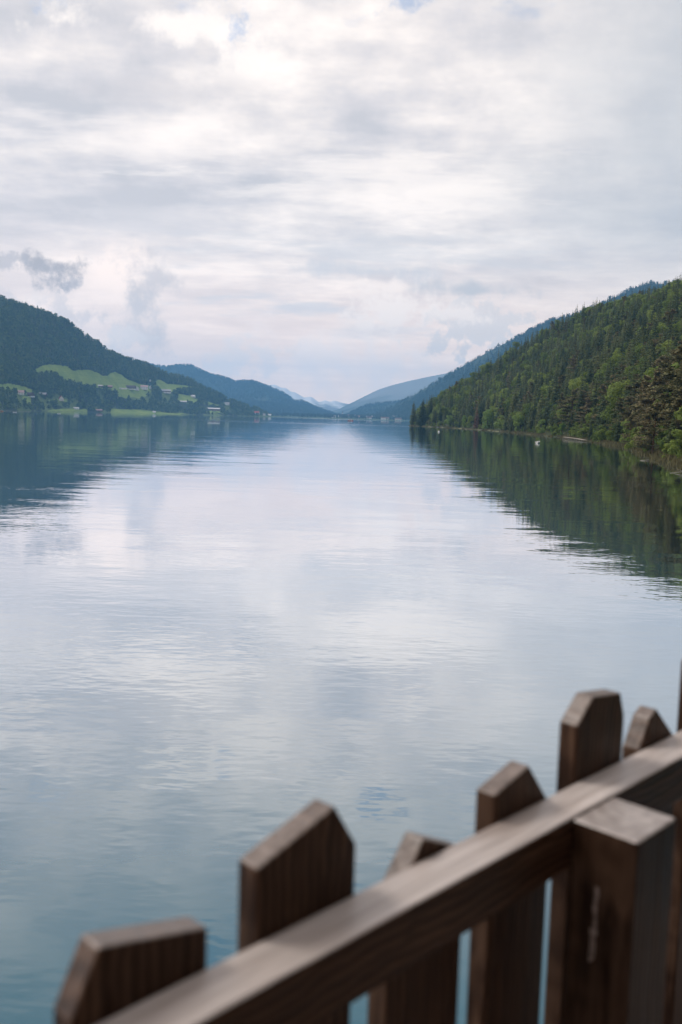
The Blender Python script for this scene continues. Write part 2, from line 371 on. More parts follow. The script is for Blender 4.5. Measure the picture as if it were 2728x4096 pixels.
class Fan:
    """a hillside surveyed from the lake: for each bearing a shore (or foot), a crest and the slope between"""
    def __init__(s, name, crest, foot, far, tree=0.0, na=160, nt=60, power=1.35, rough=0.07, seed=1, foot_z=0.0, back=0.45, material=None, cover=None, rscale=260.0):
        cr = [slope(*p) for p in crest]
        ca = np.array([c[0] for c in cr]); ce = np.array([c[1] for c in cr])
        fa = np.array([slope(x, HOR)[0] for x, _ in foot]); fd = np.array([d for _, d in foot])
        ga = np.array([slope(x, HOR)[0] for x, _ in far]); gd = np.array([d for _, d in far])
        s.a = np.linspace(ca[0], ca[-1], na)
        s.yf = np.interp(s.a, fa, fd); s.yc = np.interp(s.a, ga, gd)
        s.zc = np.maximum(CAMZ + np.interp(s.a, ca, ce) * s.yc - tree, 1.0)
        s.t = np.concatenate([[-0.04, -0.004], np.linspace(0, 1, nt), [1.0 + back * k / 8 for k in range(1, 9)]])
        T, A = np.meshgrid(s.t, s.a, indexing='ij')
        YF, YC, ZC = s.yf[None, :], s.yc[None, :], s.zc[None, :]
        Y = YF + (YC - YF) * T
        tt = np.clip(T, 0, 1)
        Z = foot_z + (ZC - foot_z) * (0.3 * tt + 0.7 * tt ** power)
        X = A * Y
        w = np.clip(T * 4, 0, 1) * np.clip((1.0 - T) * 3.0, 0, 1)
        spur = fbm(X / rscale, Y / rscale, seed, 5)
        Z = Z + w * rough * ZC * spur
        over = np.clip(T - 1, 0, 1) / back
        Z = np.where(T > 1, ZC * (1 - 0.55 * over ** 1.5) + rough * 0.4 * ZC * np.clip(over * 3, 0, 1) * spur, Z)
        Z = np.where(T < 0, foot_z - 3.0 * np.clip(-T / 0.04, 0, 1), Z)
        s.X, s.Y, s.Z = X, Y, Z
        R, C = X.shape
        v = np.stack([X, Y, Z], -1).reshape(-1, 3)
        i = np.arange(R * C).reshape(R, C)
        q = np.stack([i[:-1, :-1], i[:-1, 1:], i[1:, 1:], i[1:, :-1]], -1).reshape(-1, 4)
        me = bpy.data.meshes.new(name)
        me.vertices.add(len(v)); me.vertices.foreach_set('co', v.ravel())
        me.loops.add(q.size); me.loops.foreach_set('vertex_index', q.ravel())
        me.polygons.add(len(q)); me.polygons.foreach_set('loop_start', np.arange(0, q.size, 4)); me.polygons.foreach_set('loop_total', np.full(len(q), 4))
        me.polygons.foreach_set('use_smooth', np.ones(len(q), bool))
        me.update(calc_edges=True)
        s.cov = np.zeros(R * C)
        if cover is not None: s.cov = np.asarray(cover(v[:, 0], v[:, 1], v[:, 2]), float)
        at = me.attributes.new('cover', 'FLOAT', 'POINT'); at.data.foreach_set('value', s.cov)
        s.cov = s.cov.reshape(R, C)
        me.materials.append(material)
        s.o = tag(link(bpy.data.objects.new(name, me)), kind='structure')
    def sample(s, n, rng, t0=0.0, t1=1.02):
        "about n points spread evenly over the ground"
        fa = rng.uniform(0, len(s.a) - 1.001, n); t = rng.uniform(t0, t1, n)
        ft = np.interp(t, s.t, np.arange(len(s.t)))
        Yp = s.bil(s.Y, ft, fa); dep = np.interp(fa, np.arange(len(s.a)), s.yc - s.yf) * Yp
        keep = rng.uniform(0, dep.max(), n) < dep
        return ft[keep], fa[keep]
    def bil(s, G, ft, fa):
        i = np.clip(ft.astype(int), 0, G.shape[0] - 2); j = np.clip(fa.astype(int), 0, G.shape[1] - 2)
        u, w = ft - i, fa - j
        return (G[i, j] * (1 - w) + G[i, j + 1] * w) * (1 - u) + (G[i + 1, j] * (1 - w) + G[i + 1, j + 1] * w) * u
    def points(s, ft, fa):
        return np.stack([s.bil(s.X, ft, fa), s.bil(s.Y, ft, fa), s.bil(s.Z, ft, fa)], -1)
    def locate(s, px, py):
        "where on the slope a point of the photograph lies"
        a, e = slope(px, py)
        fa = np.interp(a, s.a, np.arange(len(s.a)))
        ft = np.linspace(2, len(s.t) - 9.0, 700)
        p = s.points(ft, np.full(700, fa))
        el = (p[:, 2] - CAMZ) / p[:, 1]
        k = int(np.argmax(el >= e)) if (el >= e).any() else 0
        return p[k]

MEADOWS = [
    [(135, 1482), (175, 1463), (225, 1458), (270, 1467), (291, 1479), (372, 1481), (414, 1505), (456, 1489), (498, 1509), (557, 1534), (600, 1540), (612, 1556), (600, 1580), (560, 1592), (505, 1592), (470, 1582), (452, 1562), (392, 1550), (350, 1556), (310, 1540), (262, 1532), (225, 1508), (150, 1502)],
    [(0, 1535), (53, 1539), (105, 1551), (151, 1572), (133, 1580), (88, 1582), (46, 1576), (-60, 1560), (-300, 1530), (-120, 1525)],
    [(190, 1637), (260, 1634), (350, 1637), (350, 1650), (190, 1648)], [(440, 1637), (540, 1638), (600, 1644), (740, 1656), (700, 1662), (440, 1656)],
    [(626, 1516), (661, 1524), (672, 1536), (768, 1542), (783, 1553), (745, 1563), (690, 1570), (610, 1556)],
    [(710, 1574), (760, 1582), (791, 1603), (798, 1618), (768, 1611), (708, 1601)], [(828, 1605), (880, 1618), (872, 1630), (832, 1622)],
    [(196, 1598), (262, 1596), (280, 1606), (200, 1608)], [(840, 1640), (880, 1640), (876, 1652), (838, 1650)], [(85, 1585), (125, 1590), (120, 1612), (95, 1608)]]
def project_all(p):
    q = np.asarray(p, float) - np.array([0, 0, CAMZ]); z = q @ FWD
    return 1364 + F * (q @ RT) / z, 2048 - F * (q @ UP) / z
def farm_cover(x, y, z):
    px, py = project_all(np.stack([x, y, z], -1))
    px = px + 9 * fbm(x / 38.0, y / 60.0, 14, 3); py = py + 7 * fbm(x / 38.0, y / 60.0, 15, 3)
    r = np.zeros(len(x), bool)
    for p in MEADOWS: r |= inside(p, px, py)
    low = np.clip((py - 1555) / 20, 0, 1) * (fbm(x / 70.0, y / 90.0, 16, 3) > -0.12) * 0.42
    return np.where(z > 0, np.maximum(r.astype(float), low), 0.0)

forest_floor = (0.035, 0.050, 0.026)
m_farm = land_mat('farm_hill_ground', forest_floor, (0.205, 0.300, 0.066))
farm = Fan('farm_hill', [(-700, 1060), (-400, 1080), (-200, 1120), (0, 1178), (36, 1189), (89, 1205), (156, 1229), (201, 1243), (246, 1263), (286, 1287), (330, 1323), (393, 1359), (433, 1395), (491, 1417), (536, 1433), (589, 1448), (625, 1466), (670, 1488), (714, 1492), (768, 1511), (806, 1534), (844, 1553), (883, 1570), (921, 1584), (959, 1597), (997, 1614), (1024, 1616), (1055, 1632), (1082, 1648), (1095, 1655)],
    [(-700, 1400), (0, 2000), (200, 2500), (450, 3000), (700, 3400), (830, 3600), (1000, 4000), (1095, 4300)],
    [(-700, 2500), (0, 2900), (300, 3250), (490, 3600), (670, 3850), (880, 4050), (1000, 4250), (1095, 4450)],
    tree=17, na=420, nt=150, power=1.5, rough=0.085, seed=5, material=m_farm, cover=farm_cover, rscale=330)

def far_cover(x, y, z):
    return np.clip((fbm(x / 420.0, y / 420.0, 31, 4) - 0.18) * 5, 0, 1) * 0.5
m_blue = land_mat('wooded_mountain_ground', (0.024, 0.042, 0.034), (0.060, 0.085, 0.048), 0.006)
m_valley = land_mat('valley_meadow', (0.05, 0.075, 0.035), (0.110, 0.160, 0.050), 0.006)
mt_right = Fan('wooded_mountain', [(1440, 1662), (1500, 1652), (1527, 1642), (1550, 1633), (1625, 1591), (1700, 1546), (1775, 1501), (1866, 1448), (1971, 1388), (2076, 1336), (2189, 1275), (2294, 1250), (2400, 1208), (2540, 1140), (2600, 1122), (2660, 1126), (2800, 1105), (3100, 1070)],
    [(1440, 5200), (1620, 4800), (1900, 4000), (2300, 3200), (3100, 2600)], [(1440, 6200), (1620, 6000), (1900, 5500), (2300, 4900), (3100, 4000)],
    tree=14, na=260, nt=90, power=1.2, rough=0.10, seed=9, material=m_blue, cover=far_cover, rscale=420)
mt_left = Fan('blue_ridge', [(250, 1400), (450, 1435), (560, 1450), (619, 1457), (668, 1464), (707, 1457), (764, 1457), (837, 1492), (883, 1501), (944, 1524), (971, 1519), (1017, 1521), (1055, 1535), (1087, 1547), (1129, 1566), (1178, 1597), (1212, 1601), (1241, 1616), (1282, 1632), (1332, 1650), (1390, 1662)],
    [(250, 6000), (900, 6200), (1390, 6600)], [(250, 9000), (900, 9000), (1390, 8400)], tree=12, na=260, nt=90, power=1.25, rough=0.17, seed=21, material=m_blue, cover=far_cover, rscale=560)
hill_mid = Fan('low_wooded_hill', [(1380, 1662), (1411, 1641), (1465, 1616), (1500, 1611), (1547, 1607), (1589, 1603), (1650, 1590), (1800, 1570)],
    [(1380, 6400), (1800, 6400)], [(1380, 7800), (1800, 8200)], tree=12, na=90, nt=40, power=1.2, rough=0.08, seed=33, material=m_blue, cover=far_cover, rscale=400)
def pale(g, c, p, n):
    z = g.sep(p)[2]
    return g.mix(g.step(g.m('ADD', z, g.m('MULTIPLY', n, 500.0)), 300.0, 560.0), c, (0.24, 0.25, 0.26))
m_pale = land_mat('high_mountain_grass_and_rock', (0.055, 0.075, 0.070), (0.12, 0.14, 0.115), 0.003, pale)
mt_pale = Fan('high_mountain', [(1180, 1668), (1300, 1652), (1357, 1636), (1423, 1603), (1489, 1570), (1520, 1556), (1568, 1541), (1630, 1525), (1700, 1510), (1850, 1480), (2100, 1450)],
    [(1180, 8800), (2100, 8800)], [(1180, 11000), (2100, 11200)], na=120, nt=60, power=1.2, rough=0.12, seed=41, material=m_pale, cover=far_cover, rscale=900)
def snow(g, c, p, n):
    z = g.sep(p)[2]; big = g.noise(p, 0.0016, 6, 0.65)
    return g.mix(g.step(g.m('ADD', z, g.m('MULTIPLY', big, 620.0)), 430.0, 560.0), c, (0.78, 0.79, 0.81))
m_snow = land_mat('snowy_rock', (0.20, 0.21, 0.22), (0.28, 0.28, 0.27), 0.002, snow)
mt_snow = Fan('snowy_mountains', [(700, 1530), (900, 1540), (1000, 1545), (1060, 1540), (1100, 1538), (1122, 1550), (1145, 1552), (1160, 1565), (1183, 1570), (1215, 1590), (1245, 1586), (1275, 1608), (1300, 1601), (1320, 1607), (1340, 1602), (1373, 1612), (1420, 1622), (1500, 1630), (1700, 1600)],
    [(700, 11600), (1700, 11600)], [(700, 13200), (1700, 13200)], na=200, nt=60, power=1.3, rough=0.16, seed=51, material=m_snow, rscale=1100)
valley = Fan('valley_floor', [(600, 1650), (1000, 1656), (1250, 1661), (1450, 1665), (1700, 1672)], [(600, 4650), (1250, 4700), (1700, 4450)], [(600, 6300), (1700, 6300)],
    na=80, nt=40, power=1.0, rough=0.1, seed=61, material=m_valley, cover=lambda x, y, z: far_cover(x * 2.3, y * 2.3, z), rscale=500)

# the steep wooded bank beside the viewer
SHX = np.array([-500, 0, 100, 164, 198, 246, 301, 420, 485, 561, 629, 763, 899, 966, 1039, 1075.0])
SHV = np.array([30, 44, 53, 60, 68, 79, 92, 109, 113, 116, 116, 117, 101, 87, 73, 78.0])
def shore_x(y): return np.interp(y, SHX, SHV) + 1.6 * fbm(np.asarray(y, float) / 26.0, np.asarray(y, float) * 0, 71, 3)
def bank_d(x, y): return np.minimum(x - shore_x(y), (1072 + 0.85 * np.maximum(x - 75, 0) - y) * 0.9)
def bank_h(x, y):
    d = bank_d(x, y)
    h = np.where(d < 0, np.maximum(d * 0.25, -5.0), 0.0)
    dd = np.maximum(d, 0)
    lo = 0.25 + 0.665 * dd + 0.0003 * dd * dd - 1.3 * (1 - np.exp(-dd / 4.0))
    lo = np.maximum(lo, 0.08 * dd)
    hi = 121 + 0.03 * dd
    k = 10.0
    sm = -k * np.log(np.exp(-np.minimum(lo, 400) / k) + np.exp(-hi / k))
    w = np.clip(dd / 40, 0, 1)
    return np.where(d < 0, h, np.maximum(sm, lo * 0.0) + w * (5 * fbm(x / 60.0, y / 60.0, 77, 4)))
gx = np.concatenate([np.linspace(20, 180, 110), np.linspace(184, 700, 70)])
gy = np.concatenate([np.linspace(-60, 560, 240), np.linspace(565, 1500, 170)])
GX, GY = np.meshgrid(gx, gy)
GZ = bank_h(GX, GY)
b = MB(); R, C = GX.shape
b.v = [tuple(p) for p in np.stack([GX, GY, GZ], -1).reshape(-1, 3)]
b.f = [(r * C + c, r * C + c + 1, (r + 1) * C + c + 1, (r + 1) * C + c) for r in range(R - 1) for c in range(C - 1)]
def bank_ground(g, bs, o):
    p = g.node('ShaderNodeNewGeometry').outputs['Position']
    n = g.noise(p, 0.35, 5, 0.6)
    c = g.mix(g.lin(n, 0.35, 0.65), (0.030, 0.034, 0.018), (0.070, 0.080, 0.032))
    z = g.sep(p)[2]
    yy = g.sep(p)[1]
    sandy = g.m('MULTIPLY', g.m('MULTIPLY', g.step(z, 0.45, 0.15), g.step(g.noise(p, 0.03, 3), 0.42, 0.56)), g.step(yy, 400.0, 470.0))
    return g.mix(sandy, c, (0.20, 0.185, 0.11))
tag(b.build('wooded_bank', mat('bank_ground', bank_ground, 0.95, 0.1), smooth=True), kind='structure')

# ------------------------------------------------------------------ trees
def spruce_mesh(seed, H=1.0, tiers=24, nb=8, detail=2, width=0.16, bare=0.06):
    "unit-height spruce: crown mesh (drooping boughs) and trunk mesh"
    r = random.Random(seed); c = MB(); t = MB()
    for k in range(tiers):
        f = (k + r.uniform(-0.3, 0.3)) / tiers
        f = min(max(f, 0), 0.985)
        z = bare + (1 - bare) * f
        R = 1.12 * width * (1 - f) ** 0.70 * r.uniform(0.8, 1.12) + 0.010
        if f < 0.12: R *= 0.75 + 2 * f
        n = max(3, int(nb * (1 - 0.5 * f)))
        a0 = r.uniform(0, 6.28)
        for i in range(n):
            a = a0 + 6.283 * i / n + r.uniform(-0.3, 0.3)
            L = R * r.uniform(0.68, 1.12); ca, sa = math.cos(a), math.sin(a)
            w = max(L * r.uniform(0.22, 0.34), 0.006); dr = L * r.uniform(0.28, 0.5); zz = z + r.uniform(-0.01, 0.01)
            def P(u, v, h): return (ca * u - sa * v, sa * u + ca * v, zz + h)
            base, mid, tip = P(0, 0, 0.012), P(L * 0.55, 0, -dr * 0.38), P(L, 0, -dr * 0.85)
            l1, r1 = P(L * 0.5, w, -dr * 0.38 - w * 0.75), P(L * 0.5, -w, -dr * 0.38 - w * 0.75)
            if detail == 0: c.add([base, l1, tip, r1], [(0, 1, 2), (0, 2, 3)])
            elif detail == 1: c.add([base, l1, tip, r1, mid], [(0, 1, 4), (1, 2, 4), (2, 3, 4), (3, 0, 4)])
            else:
                c.add([base, l1, tip, r1, mid], [(0, 1, 4), (1, 2, 4), (2, 3, 4), (3, 0, 4)])
                for sgn in (-1, 1):                       # hanging side sprays
                    for u in (0.35, 0.62, 0.86):
                        q = r.uniform(0.8, 1.3)
                        c.add([P(L * (u - 0.12), 0, -dr * u * 0.7), P(L * (u + 0.1), 0, -dr * u * 0.8), P(L * (u + 0.12), sgn * w * 1.25 * (1.15 - u) * q * 1.2, -dr * u - w * 1.5 * q * (1.2 - u * 0.5))], [(0, 1, 2)])
    t.tube([(0, 0, -0.03), (0, 0, 0.3), (0, 0, 0.75), (0, 0, 0.99)], [0.013, 0.010, 0.005, 0.001], 5 if detail else 3, cap=False)
    c.add([(0.006, 0, 0.95), (-0.003, 0.005, 0.95), (-0.003, -0.005, 0.95), (0, 0, 1.0)], [(0, 1, 3), (1, 2, 3), (2, 0, 3)])
    return c, t
def leaf_quad(c, r, p, nrm, s):
    q = Vector(nrm).normalized().to_track_quat('Z', 'Y')
    a = r.uniform(0, 6.28); u = q @ Vector((math.cos(a), math.sin(a), 0)); v = q @ Vector((-math.sin(a), math.cos(a), 0))
    p = Vector(p); k = r.uniform(0.5, 0.8)
    c.add([p - u * s, p - v * s * k, p + u * s, p + v * s * k], [(0, 1, 2, 3)])
def broad_mesh(seed, n=1500, leaf=0.03, wide=0.36, low=0.12):
    "unit-height broadleaf: lumpy crown of leaf clusters round limbs"
    r = random.Random(seed); c = MB(); t = MB()
    lobes = []
    for k in range(r.randint(9, 14)):
        z = r.uniform(low + 0.16, 0.86); a = r.uniform(0, 6.28)
        d = wide * r.uniform(0.15, 0.75) * math.sin(math.pi * min(max((z - low * 0.4) / (1.08 - low * 0.4), 0.05), 1)) ** 0.7
        lobes.append((Vector((math.cos(a) * d, math.sin(a) * d, z)), r.uniform(0.10, 0.19)))
    lobes.append((Vector((r.uniform(-.05, .05), r.uniform(-.05, .05), 0.88)), 0.11))
    tot = sum(q * q for _, q in lobes)
    for p, q in lobes:
        for i in range(int(n * q * q / tot)):
            d = Vector((r.gauss(0, 1), r.gauss(0, 1), r.gauss(0.15, 1))).normalized()
            rad = q * (r.uniform(0.55, 1.0) ** 0.6) * r.uniform(0.85, 1.12)
            pos = p + Vector((d.x * rad * 1.1, d.y * rad * 1.1, d.z * rad * 0.9))
            if pos.z < 0.02: continue
            leaf_quad(c, r, pos, d + Vector((r.gauss(0, .6), r.gauss(0, .6), r.gauss(0.3, .6))), leaf * r.uniform(0.7, 1.5))
    t.tube([(0, 0, -0.03), (0.01, 0, 0.2), (0, 0.01, 0.5), (0, 0, 0.8)], [0.022, 0.017, 0.011, 0.003], 6, cap=False)
    for p, q in lobes[::2]:
        t.tube([(0, 0, max(0.1, p.z * 0.45)), (p.x * 0.5, p.y * 0.5, p.z * 0.72), tuple(p)], [0.009, 0.006, 0.002], 4, cap=False)
    return c, t
def pine_mesh(seed, n=5200, leaf=0.0145):
    "unit-height Scots pine: layered flat boughs, open crown"
    r = random.Random(seed); c = MB(); t = MB()
    lean = r.uniform(-0.03, 0.03)
    t.tube([(0, 0, -0.03), (lean * 0.4, 0.004, 0.35), (lean, 0, 0.7), (lean * 1.1, 0, 0.96)], [0.017, 0.014, 0.009, 0.002], 6, cap=False)
    nb = r.randint(20, 26)
    for k in range(nb):
        f = k / nb; z = 0.16 + 0.8 * f + r.uniform(-0.015, 0.015)
        a = r.uniform(0, 6.28); L = (0.20 * (1 - f) ** 0.55 + 0.035) * r.uniform(0.65, 1.15)
        tip = Vector((lean * f + math.cos(a) * L, math.sin(a) * L, z + r.uniform(-0.01, 0.04)))
        t.tube([(lean * f, 0, z - 0.02), tuple((Vector((lean * f, 0, z - 0.02)) + tip) / 2 + Vector((0, 0, 0.004))), tuple(tip)], [0.006, 0.004, 0.0015], 4, cap=False)
        for j in range(int(n / nb)):
            u = r.uniform(0.25, 1.08); sp_ = L * 0.42 * (1.15 - abs(u - 0.65))
            p = Vector((lean * f + math.cos(a) * L * u, math.sin(a) * L * u, z - 0.02 + (tip.z - z + 0.02) * u)) + Vector((r.gauss(0, sp_ * .55), r.gauss(0, sp_ * .55), r.gauss(0.006, 0.010)))
            leaf_quad(c, r, p, (r.gauss(0, .5), r.gauss(0, .5), 1), leaf * r.uniform(0.7, 1.5))
    return c, t

SPR = [(c.mesh('spruce_crown', MT['spruce']), t.mesh('spruce_trunk', MT['bark'])) for c, t in (spruce_mesh(k, tiers=26, nb=9, detail=2, width=w) for k, w in ((1, .15), (2, .17), (3, .135), (4, .16), (5, .18), (6, .145)))]
BRD = [(c.mesh('broadleaf_crown', MT['leaf']), t.mesh('broadleaf_trunk', MT['bark'])) for c, t in (broad_mesh(k, 2600, 0.021, w) for k, w in ((11, .34), (12, .40), (13, .30), (14, .44), (15, .36)))]
BSH = [(c.mesh('bush_crown', MT['leaf']), t.mesh('bush_stem', MT['bark'])) for c, t in (broad_mesh(k, 1500, 0.034, w, -0.22) for k, w in ((16, .55), (17, .62), (18, .5)))]
YNG = [(c.mesh('young_crown', MT['youngleaf']), t.mesh('young_trunk', MT['bark'])) for c, t in (broad_mesh(k, 2400, 0.023, w, -0.06) for k, w in ((11, .36), (12, .44), (13, .32), (14, .48), (15, .38)))]
PIN = [(c.mesh('pine_crown', MT['pine']), t.mesh('pine_trunk', MT['pinebark'])) for c, t in (pine_mesh(k) for k in (21, 22, 23, 24))]
c_, t_ = spruce_mesh(77, tiers=24, nb=8, detail=2, width=0.11)
DEAD = (c_.mesh('dead_spruce_crown', MT['deadneedle']), t_.mesh('dead_spruce_trunk', MT['bark']))

def joined(c, t, name, mats):
    m = MB(); m.add(c.v, c.f, 0); m.add(t.v, t.f, 1)
    return bpy.data.objects.new(name, m.mesh(name, mats))
PROTO = {}
def proto(key, objs):
    col = bpy.data.collections.new('tree_kinds_' + key)
    for o in objs: col.objects.link(o)
    PROTO[key] = (col, len(objs))
proto('mid', [joined(*spruce_mesh(31 + k, tiers=17, nb=7, detail=1, width=w), f'a_spruce_{k}', [MT['spruce'], MT['bark']]) for k, w in enumerate((.15, .17, .135, .16))]
      + [joined(*broad_mesh(41 + k, 420, 0.052, .36), f'b_broadleaf_{k}', [MT['leaf'], MT['bark']]) for k in range(3)])
proto('far', [joined(*spruce_mesh(51 + k, tiers=9, nb=6, detail=0, width=w), f'a_conifer_{k}', [MT['farspruce'], MT['bark']]) for k, w in enumerate((.17, .20, .15))]
      + [joined(*broad_mesh(61 + k, 110, 0.10, .42, 0.02), f'b_broadleaf_{k}', [MT['farleaf'], MT['bark']]) for k in range(3)])

proto('ridge', [joined(*spruce_mesh(51 + k, tiers=9, nb=6, detail=0, width=w), f'a_conifer_{k}', [MT['ridgespruce'], MT['bark']]) for k, w in enumerate((.17, .20, .15))]
      + [joined(*broad_mesh(61 + k, 110, 0.10, .42, 0.02), f'b_broadleaf_{k}', [MT['ridgespruce'], MT['bark']]) for k in range(3)])

def scatter(name, pts, size, idx, key, label, cat):
    "a mass of trees too many to tell apart: one object, instanced on points"
    me = bpy.data.meshes.new(name); me.from_pydata([tuple(p) for p in pts], [], [])
    n = len(pts); rng = np.random.default_rng(len(pts))
    for an, tp, val in (('size', 'FLOAT', size), ('turn', 'FLOAT', rng.uniform(0, 6.28, n)), ('pick', 'INT', idx), ('girth', 'FLOAT', rng.uniform(0.85, 1.3, n))):
        at = me.attributes.new(an, tp, 'POINT'); at.data.foreach_set('value', np.asarray(val, dtype=np.int32 if tp == 'INT' else np.float32))
    o = link(bpy.data.objects.new(name, me)); tag(o, label, cat, kind='stuff')
    ng = bpy.data.node_groups.new(name + '_nodes', 'GeometryNodeTree')
    ng.interface.new_socket('Geometry', in_out='INPUT', socket_type='NodeSocketGeometry')
    ng.interface.new_socket('Geometry', in_out='OUTPUT', socket_type='NodeSocketGeometry')
    N = ng.nodes; L = ng.links
    gi, go = N.new('NodeGroupInput'), N.new('NodeGroupOutput')
    ci = N.new('GeometryNodeCollectionInfo'); ci.inputs[0].default_value = PROTO[key][0]
    ci.inputs['Separate Children'].default_value = True; ci.inputs['Reset Children'].default_value = True
    ip = N.new('GeometryNodeInstanceOnPoints')
    def attr(nm, tp):
        q = N.new('GeometryNodeInputNamedAttribute'); q.data_type = tp; q.inputs[0].default_value = nm
        return q.outputs[0]
    ip.inputs['Pick Instance'].default_value = True
    L.new(gi.outputs[0], ip.inputs['Points']); L.new(ci.outputs[0], ip.inputs['Instance'])
    L.new(attr('pick', 'INT'), ip.inputs['Instance Index'])
    cx = N.new('ShaderNodeCombineXYZ'); L.new(attr('turn', 'FLOAT'), cx.inputs[2]); L.new(cx.outputs[0], ip.inputs['Rotation'])
    mu = N.new('ShaderNodeMath'); mu.operation = 'MULTIPLY'; L.new(attr('size', 'FLOAT'), mu.inputs[0]); L.new(attr('girth', 'FLOAT'), mu.inputs[1])
    cs = N.new('ShaderNodeCombineXYZ'); L.new(mu.outputs[0], cs.inputs[0]); L.new(mu.outputs[0], cs.inputs[1]); L.new(attr('size', 'FLOAT'), cs.inputs[2])
    L.new(cs.outputs[0], ip.inputs['Scale']); L.new(ip.outputs[0], go.inputs[0])
    md = o.modifiers.new('trees', 'NODES'); md.node_group = ng
    return o

def tree(kind, meshes, loc, h, rz, label, cat, group=None, girth=1.0):
    o = empty(kind, loc, rz, (h * girth, h * girth, h)); tag(o, label, cat, group)
    link(bpy.data.objects.new('trunk', meshes[1]), o); link(bpy.data.objects.new('crown', meshes[0]), o)
    return o

rng = np.random.default_rng(4); rnd = random.Random(8)
def bank_z(x, y): return float(bank_h(np.array([x]), np.array([y]))[0])
def bank_at(px, inland=2.0, side=0):
    "shore point of the bank on the bearing of a photo column"
    a = slope(px, 1700)[0]; ys = np.linspace(120, 1070, 4000)
    k = int(np.argmax(bank_d(a * ys, ys) > inland)); y = ys[k]
    return a * y, y

placed = []
def shore_tree(px, ytop, ybase, kind, meshes, label, cat, girth=1.0, inland=2.0, group=None):
    x, y = bank_at(px, inland); z = bank_z(x, y)
    h = (ybase - ytop) / F * y + max(0, 0.3)
    placed.append((x, y, h * 0.28 * girth))
    return tree(kind, meshes, (x, y, z), h, rnd.uniform(0, 6.28), label, cat, group, girth)
shore_tree(1652, 1608, 1703, 'spruce_tree', SPR[2], 'tall dark pointed spruce standing at the tip of the wooded headland', 'tree', 1.25)
shore_tree(1688, 1600, 1704, 'spruce_tree', SPR[4], 'broad dark spruce second in from the tip of the wooded headland', 'tree', 1.25)
shore_tree(1800, 1667, 1714, 'broadleaf_tree', YNG[1], 'rounded bright green bush on the shore nearest the headland spruces', 'bush', 1.35)
shore_tree(1858, 1667, 1716, 'broadleaf_tree', YNG[2], 'slim pale green tree between the rounded bush and the reddish dead spruce', 'tree', 0.8)
shore_tree(1905, 1622, 1717, 'dead_spruce_tree', DEAD, 'reddish brown dead spruce at the water edge below the green forest', 'tree', 1.1)
shore_tree(1950, 1644, 1722, 'broadleaf_tree', YNG[2], 'tall narrow light green tree beside the reddish dead spruce', 'tree', 1.0)
shore_tree(2006, 1672, 1729, 'broadleaf_tree', YNG[3], 'wide light green bush first of the two big bushes on the shore', 'bush', 1.25)
shore_tree(2072, 1659, 1731, 'broadleaf_tree', YNG[0], 'tall rounded green bush on the shore above the white boat', 'bush', 1.05)
shore_tree(2168, 1682, 1737, 'broadleaf_tree', YNG[4], 'light green shoreline bush between the boat and the log walkway', 'bush', 1.0)
shore_tree(2215, 1712, 1743, 'broadleaf_tree', YNG[3], 'low green shrub on the grassy shore just before the walkway', 'bush', 1.2)
shore_tree(2250, 1692, 1742, 'broadleaf_tree', YNG[0], 'small leaning light green tree at the start of the walkway', 'tree', 1.0)
shore_tree(2322, 1720, 1752, 'broadleaf_tree', YNG[3], 'small yellow green shrub right behind the log walkway', 'bush', 1.3)
shore_tree(2508, 1705, 1800, 'broadleaf_tree', YNG[2], 'pale green leaning shoreline tree in front of the brown pines', 'tree', 1.0)
shore_tree(2530, 1755, 1808, 'broadleaf_tree', YNG[3], 'low pale green bush overhanging the water below the brown pines', 'bush', 1.2)
shore_tree(2655, 1680, 1800, 'broadleaf_tree', YNG[0], 'mid green slender tree between two brown pines near the driftwood', 'tree', 0.8)
shore_tree(2715, 1745, 1850, 'broadleaf_tree', YNG[4], 'yellowish green bush leaning over the driftwood logs', 'bush', 0.9)

# candidates over the whole bank
sp0 = 5.4
cx_, cy_ = np.meshgrid(np.arange(48, 470, sp0), np.arange(110, 1090, sp0))
X = (cx_ + rng.uniform(-.45, .45, cx_.shape) * sp0).ravel(); Y = (cy_ + rng.uniform(-.45, .45, cx_.shape) * sp0).ravel()
D = bank_d(X, Y); Z = bank_h(X, Y)
k = (D > np.where(Y < 440, -0.3, 0.7)) & (X / Y < 0.47) & (D < 300)
X, Y, D, Z = X[k], Y[k], D[k], Z[k]
cand = []
bn = fbm(X / 55.0, Y / 55.0, 91, 3); u = rng.uniform(0, 1, len(X)); hh = rng.uniform(0, 1, len(X))
for x, y, d, z, n, q, w in zip(X, Y, D, Z, bn, u, hh):
    if any((x - a) ** 2 + (y - c) ** 2 < r * r + 2 for a, c, r in placed): continue
    pb = 0.09 + 0.6 * max(0, n - 0.14) * 2 + (0.16 if d < 9 else 0)
    pp = 0.78 if (y < 340 and d < 60) else (0.34 if y < 520 and d < 60 else 0.03)
    if y < 340: pb *= 0.55
    if q < pb:
        kind, h = 'b', (8 + 7 * w if d < 9 else 13 + 8 * w)
    elif q < pb + (1 - pb) * pp: kind, h = 'p', 15 + 9 * w
    else: kind, h = 's', (14 + 14 * w * w) * (0.8 + 0.2 * min(1, d / 10))
    if d < 4.5:
        if q < (0.75 if y > 340 else 0.42): kind, h = 'u', 2.5 + 4.5 * w
        else: h *= 0.65
    if d > 120: h *= 0.85
    if y > 820: h *= 0.86
    cand.append([x, y, z, h, kind, 0.0])
cand.sort(key=lambda c: c[1])
hb = np.full(720, 5000.0)                               # what already stands in front, column by column
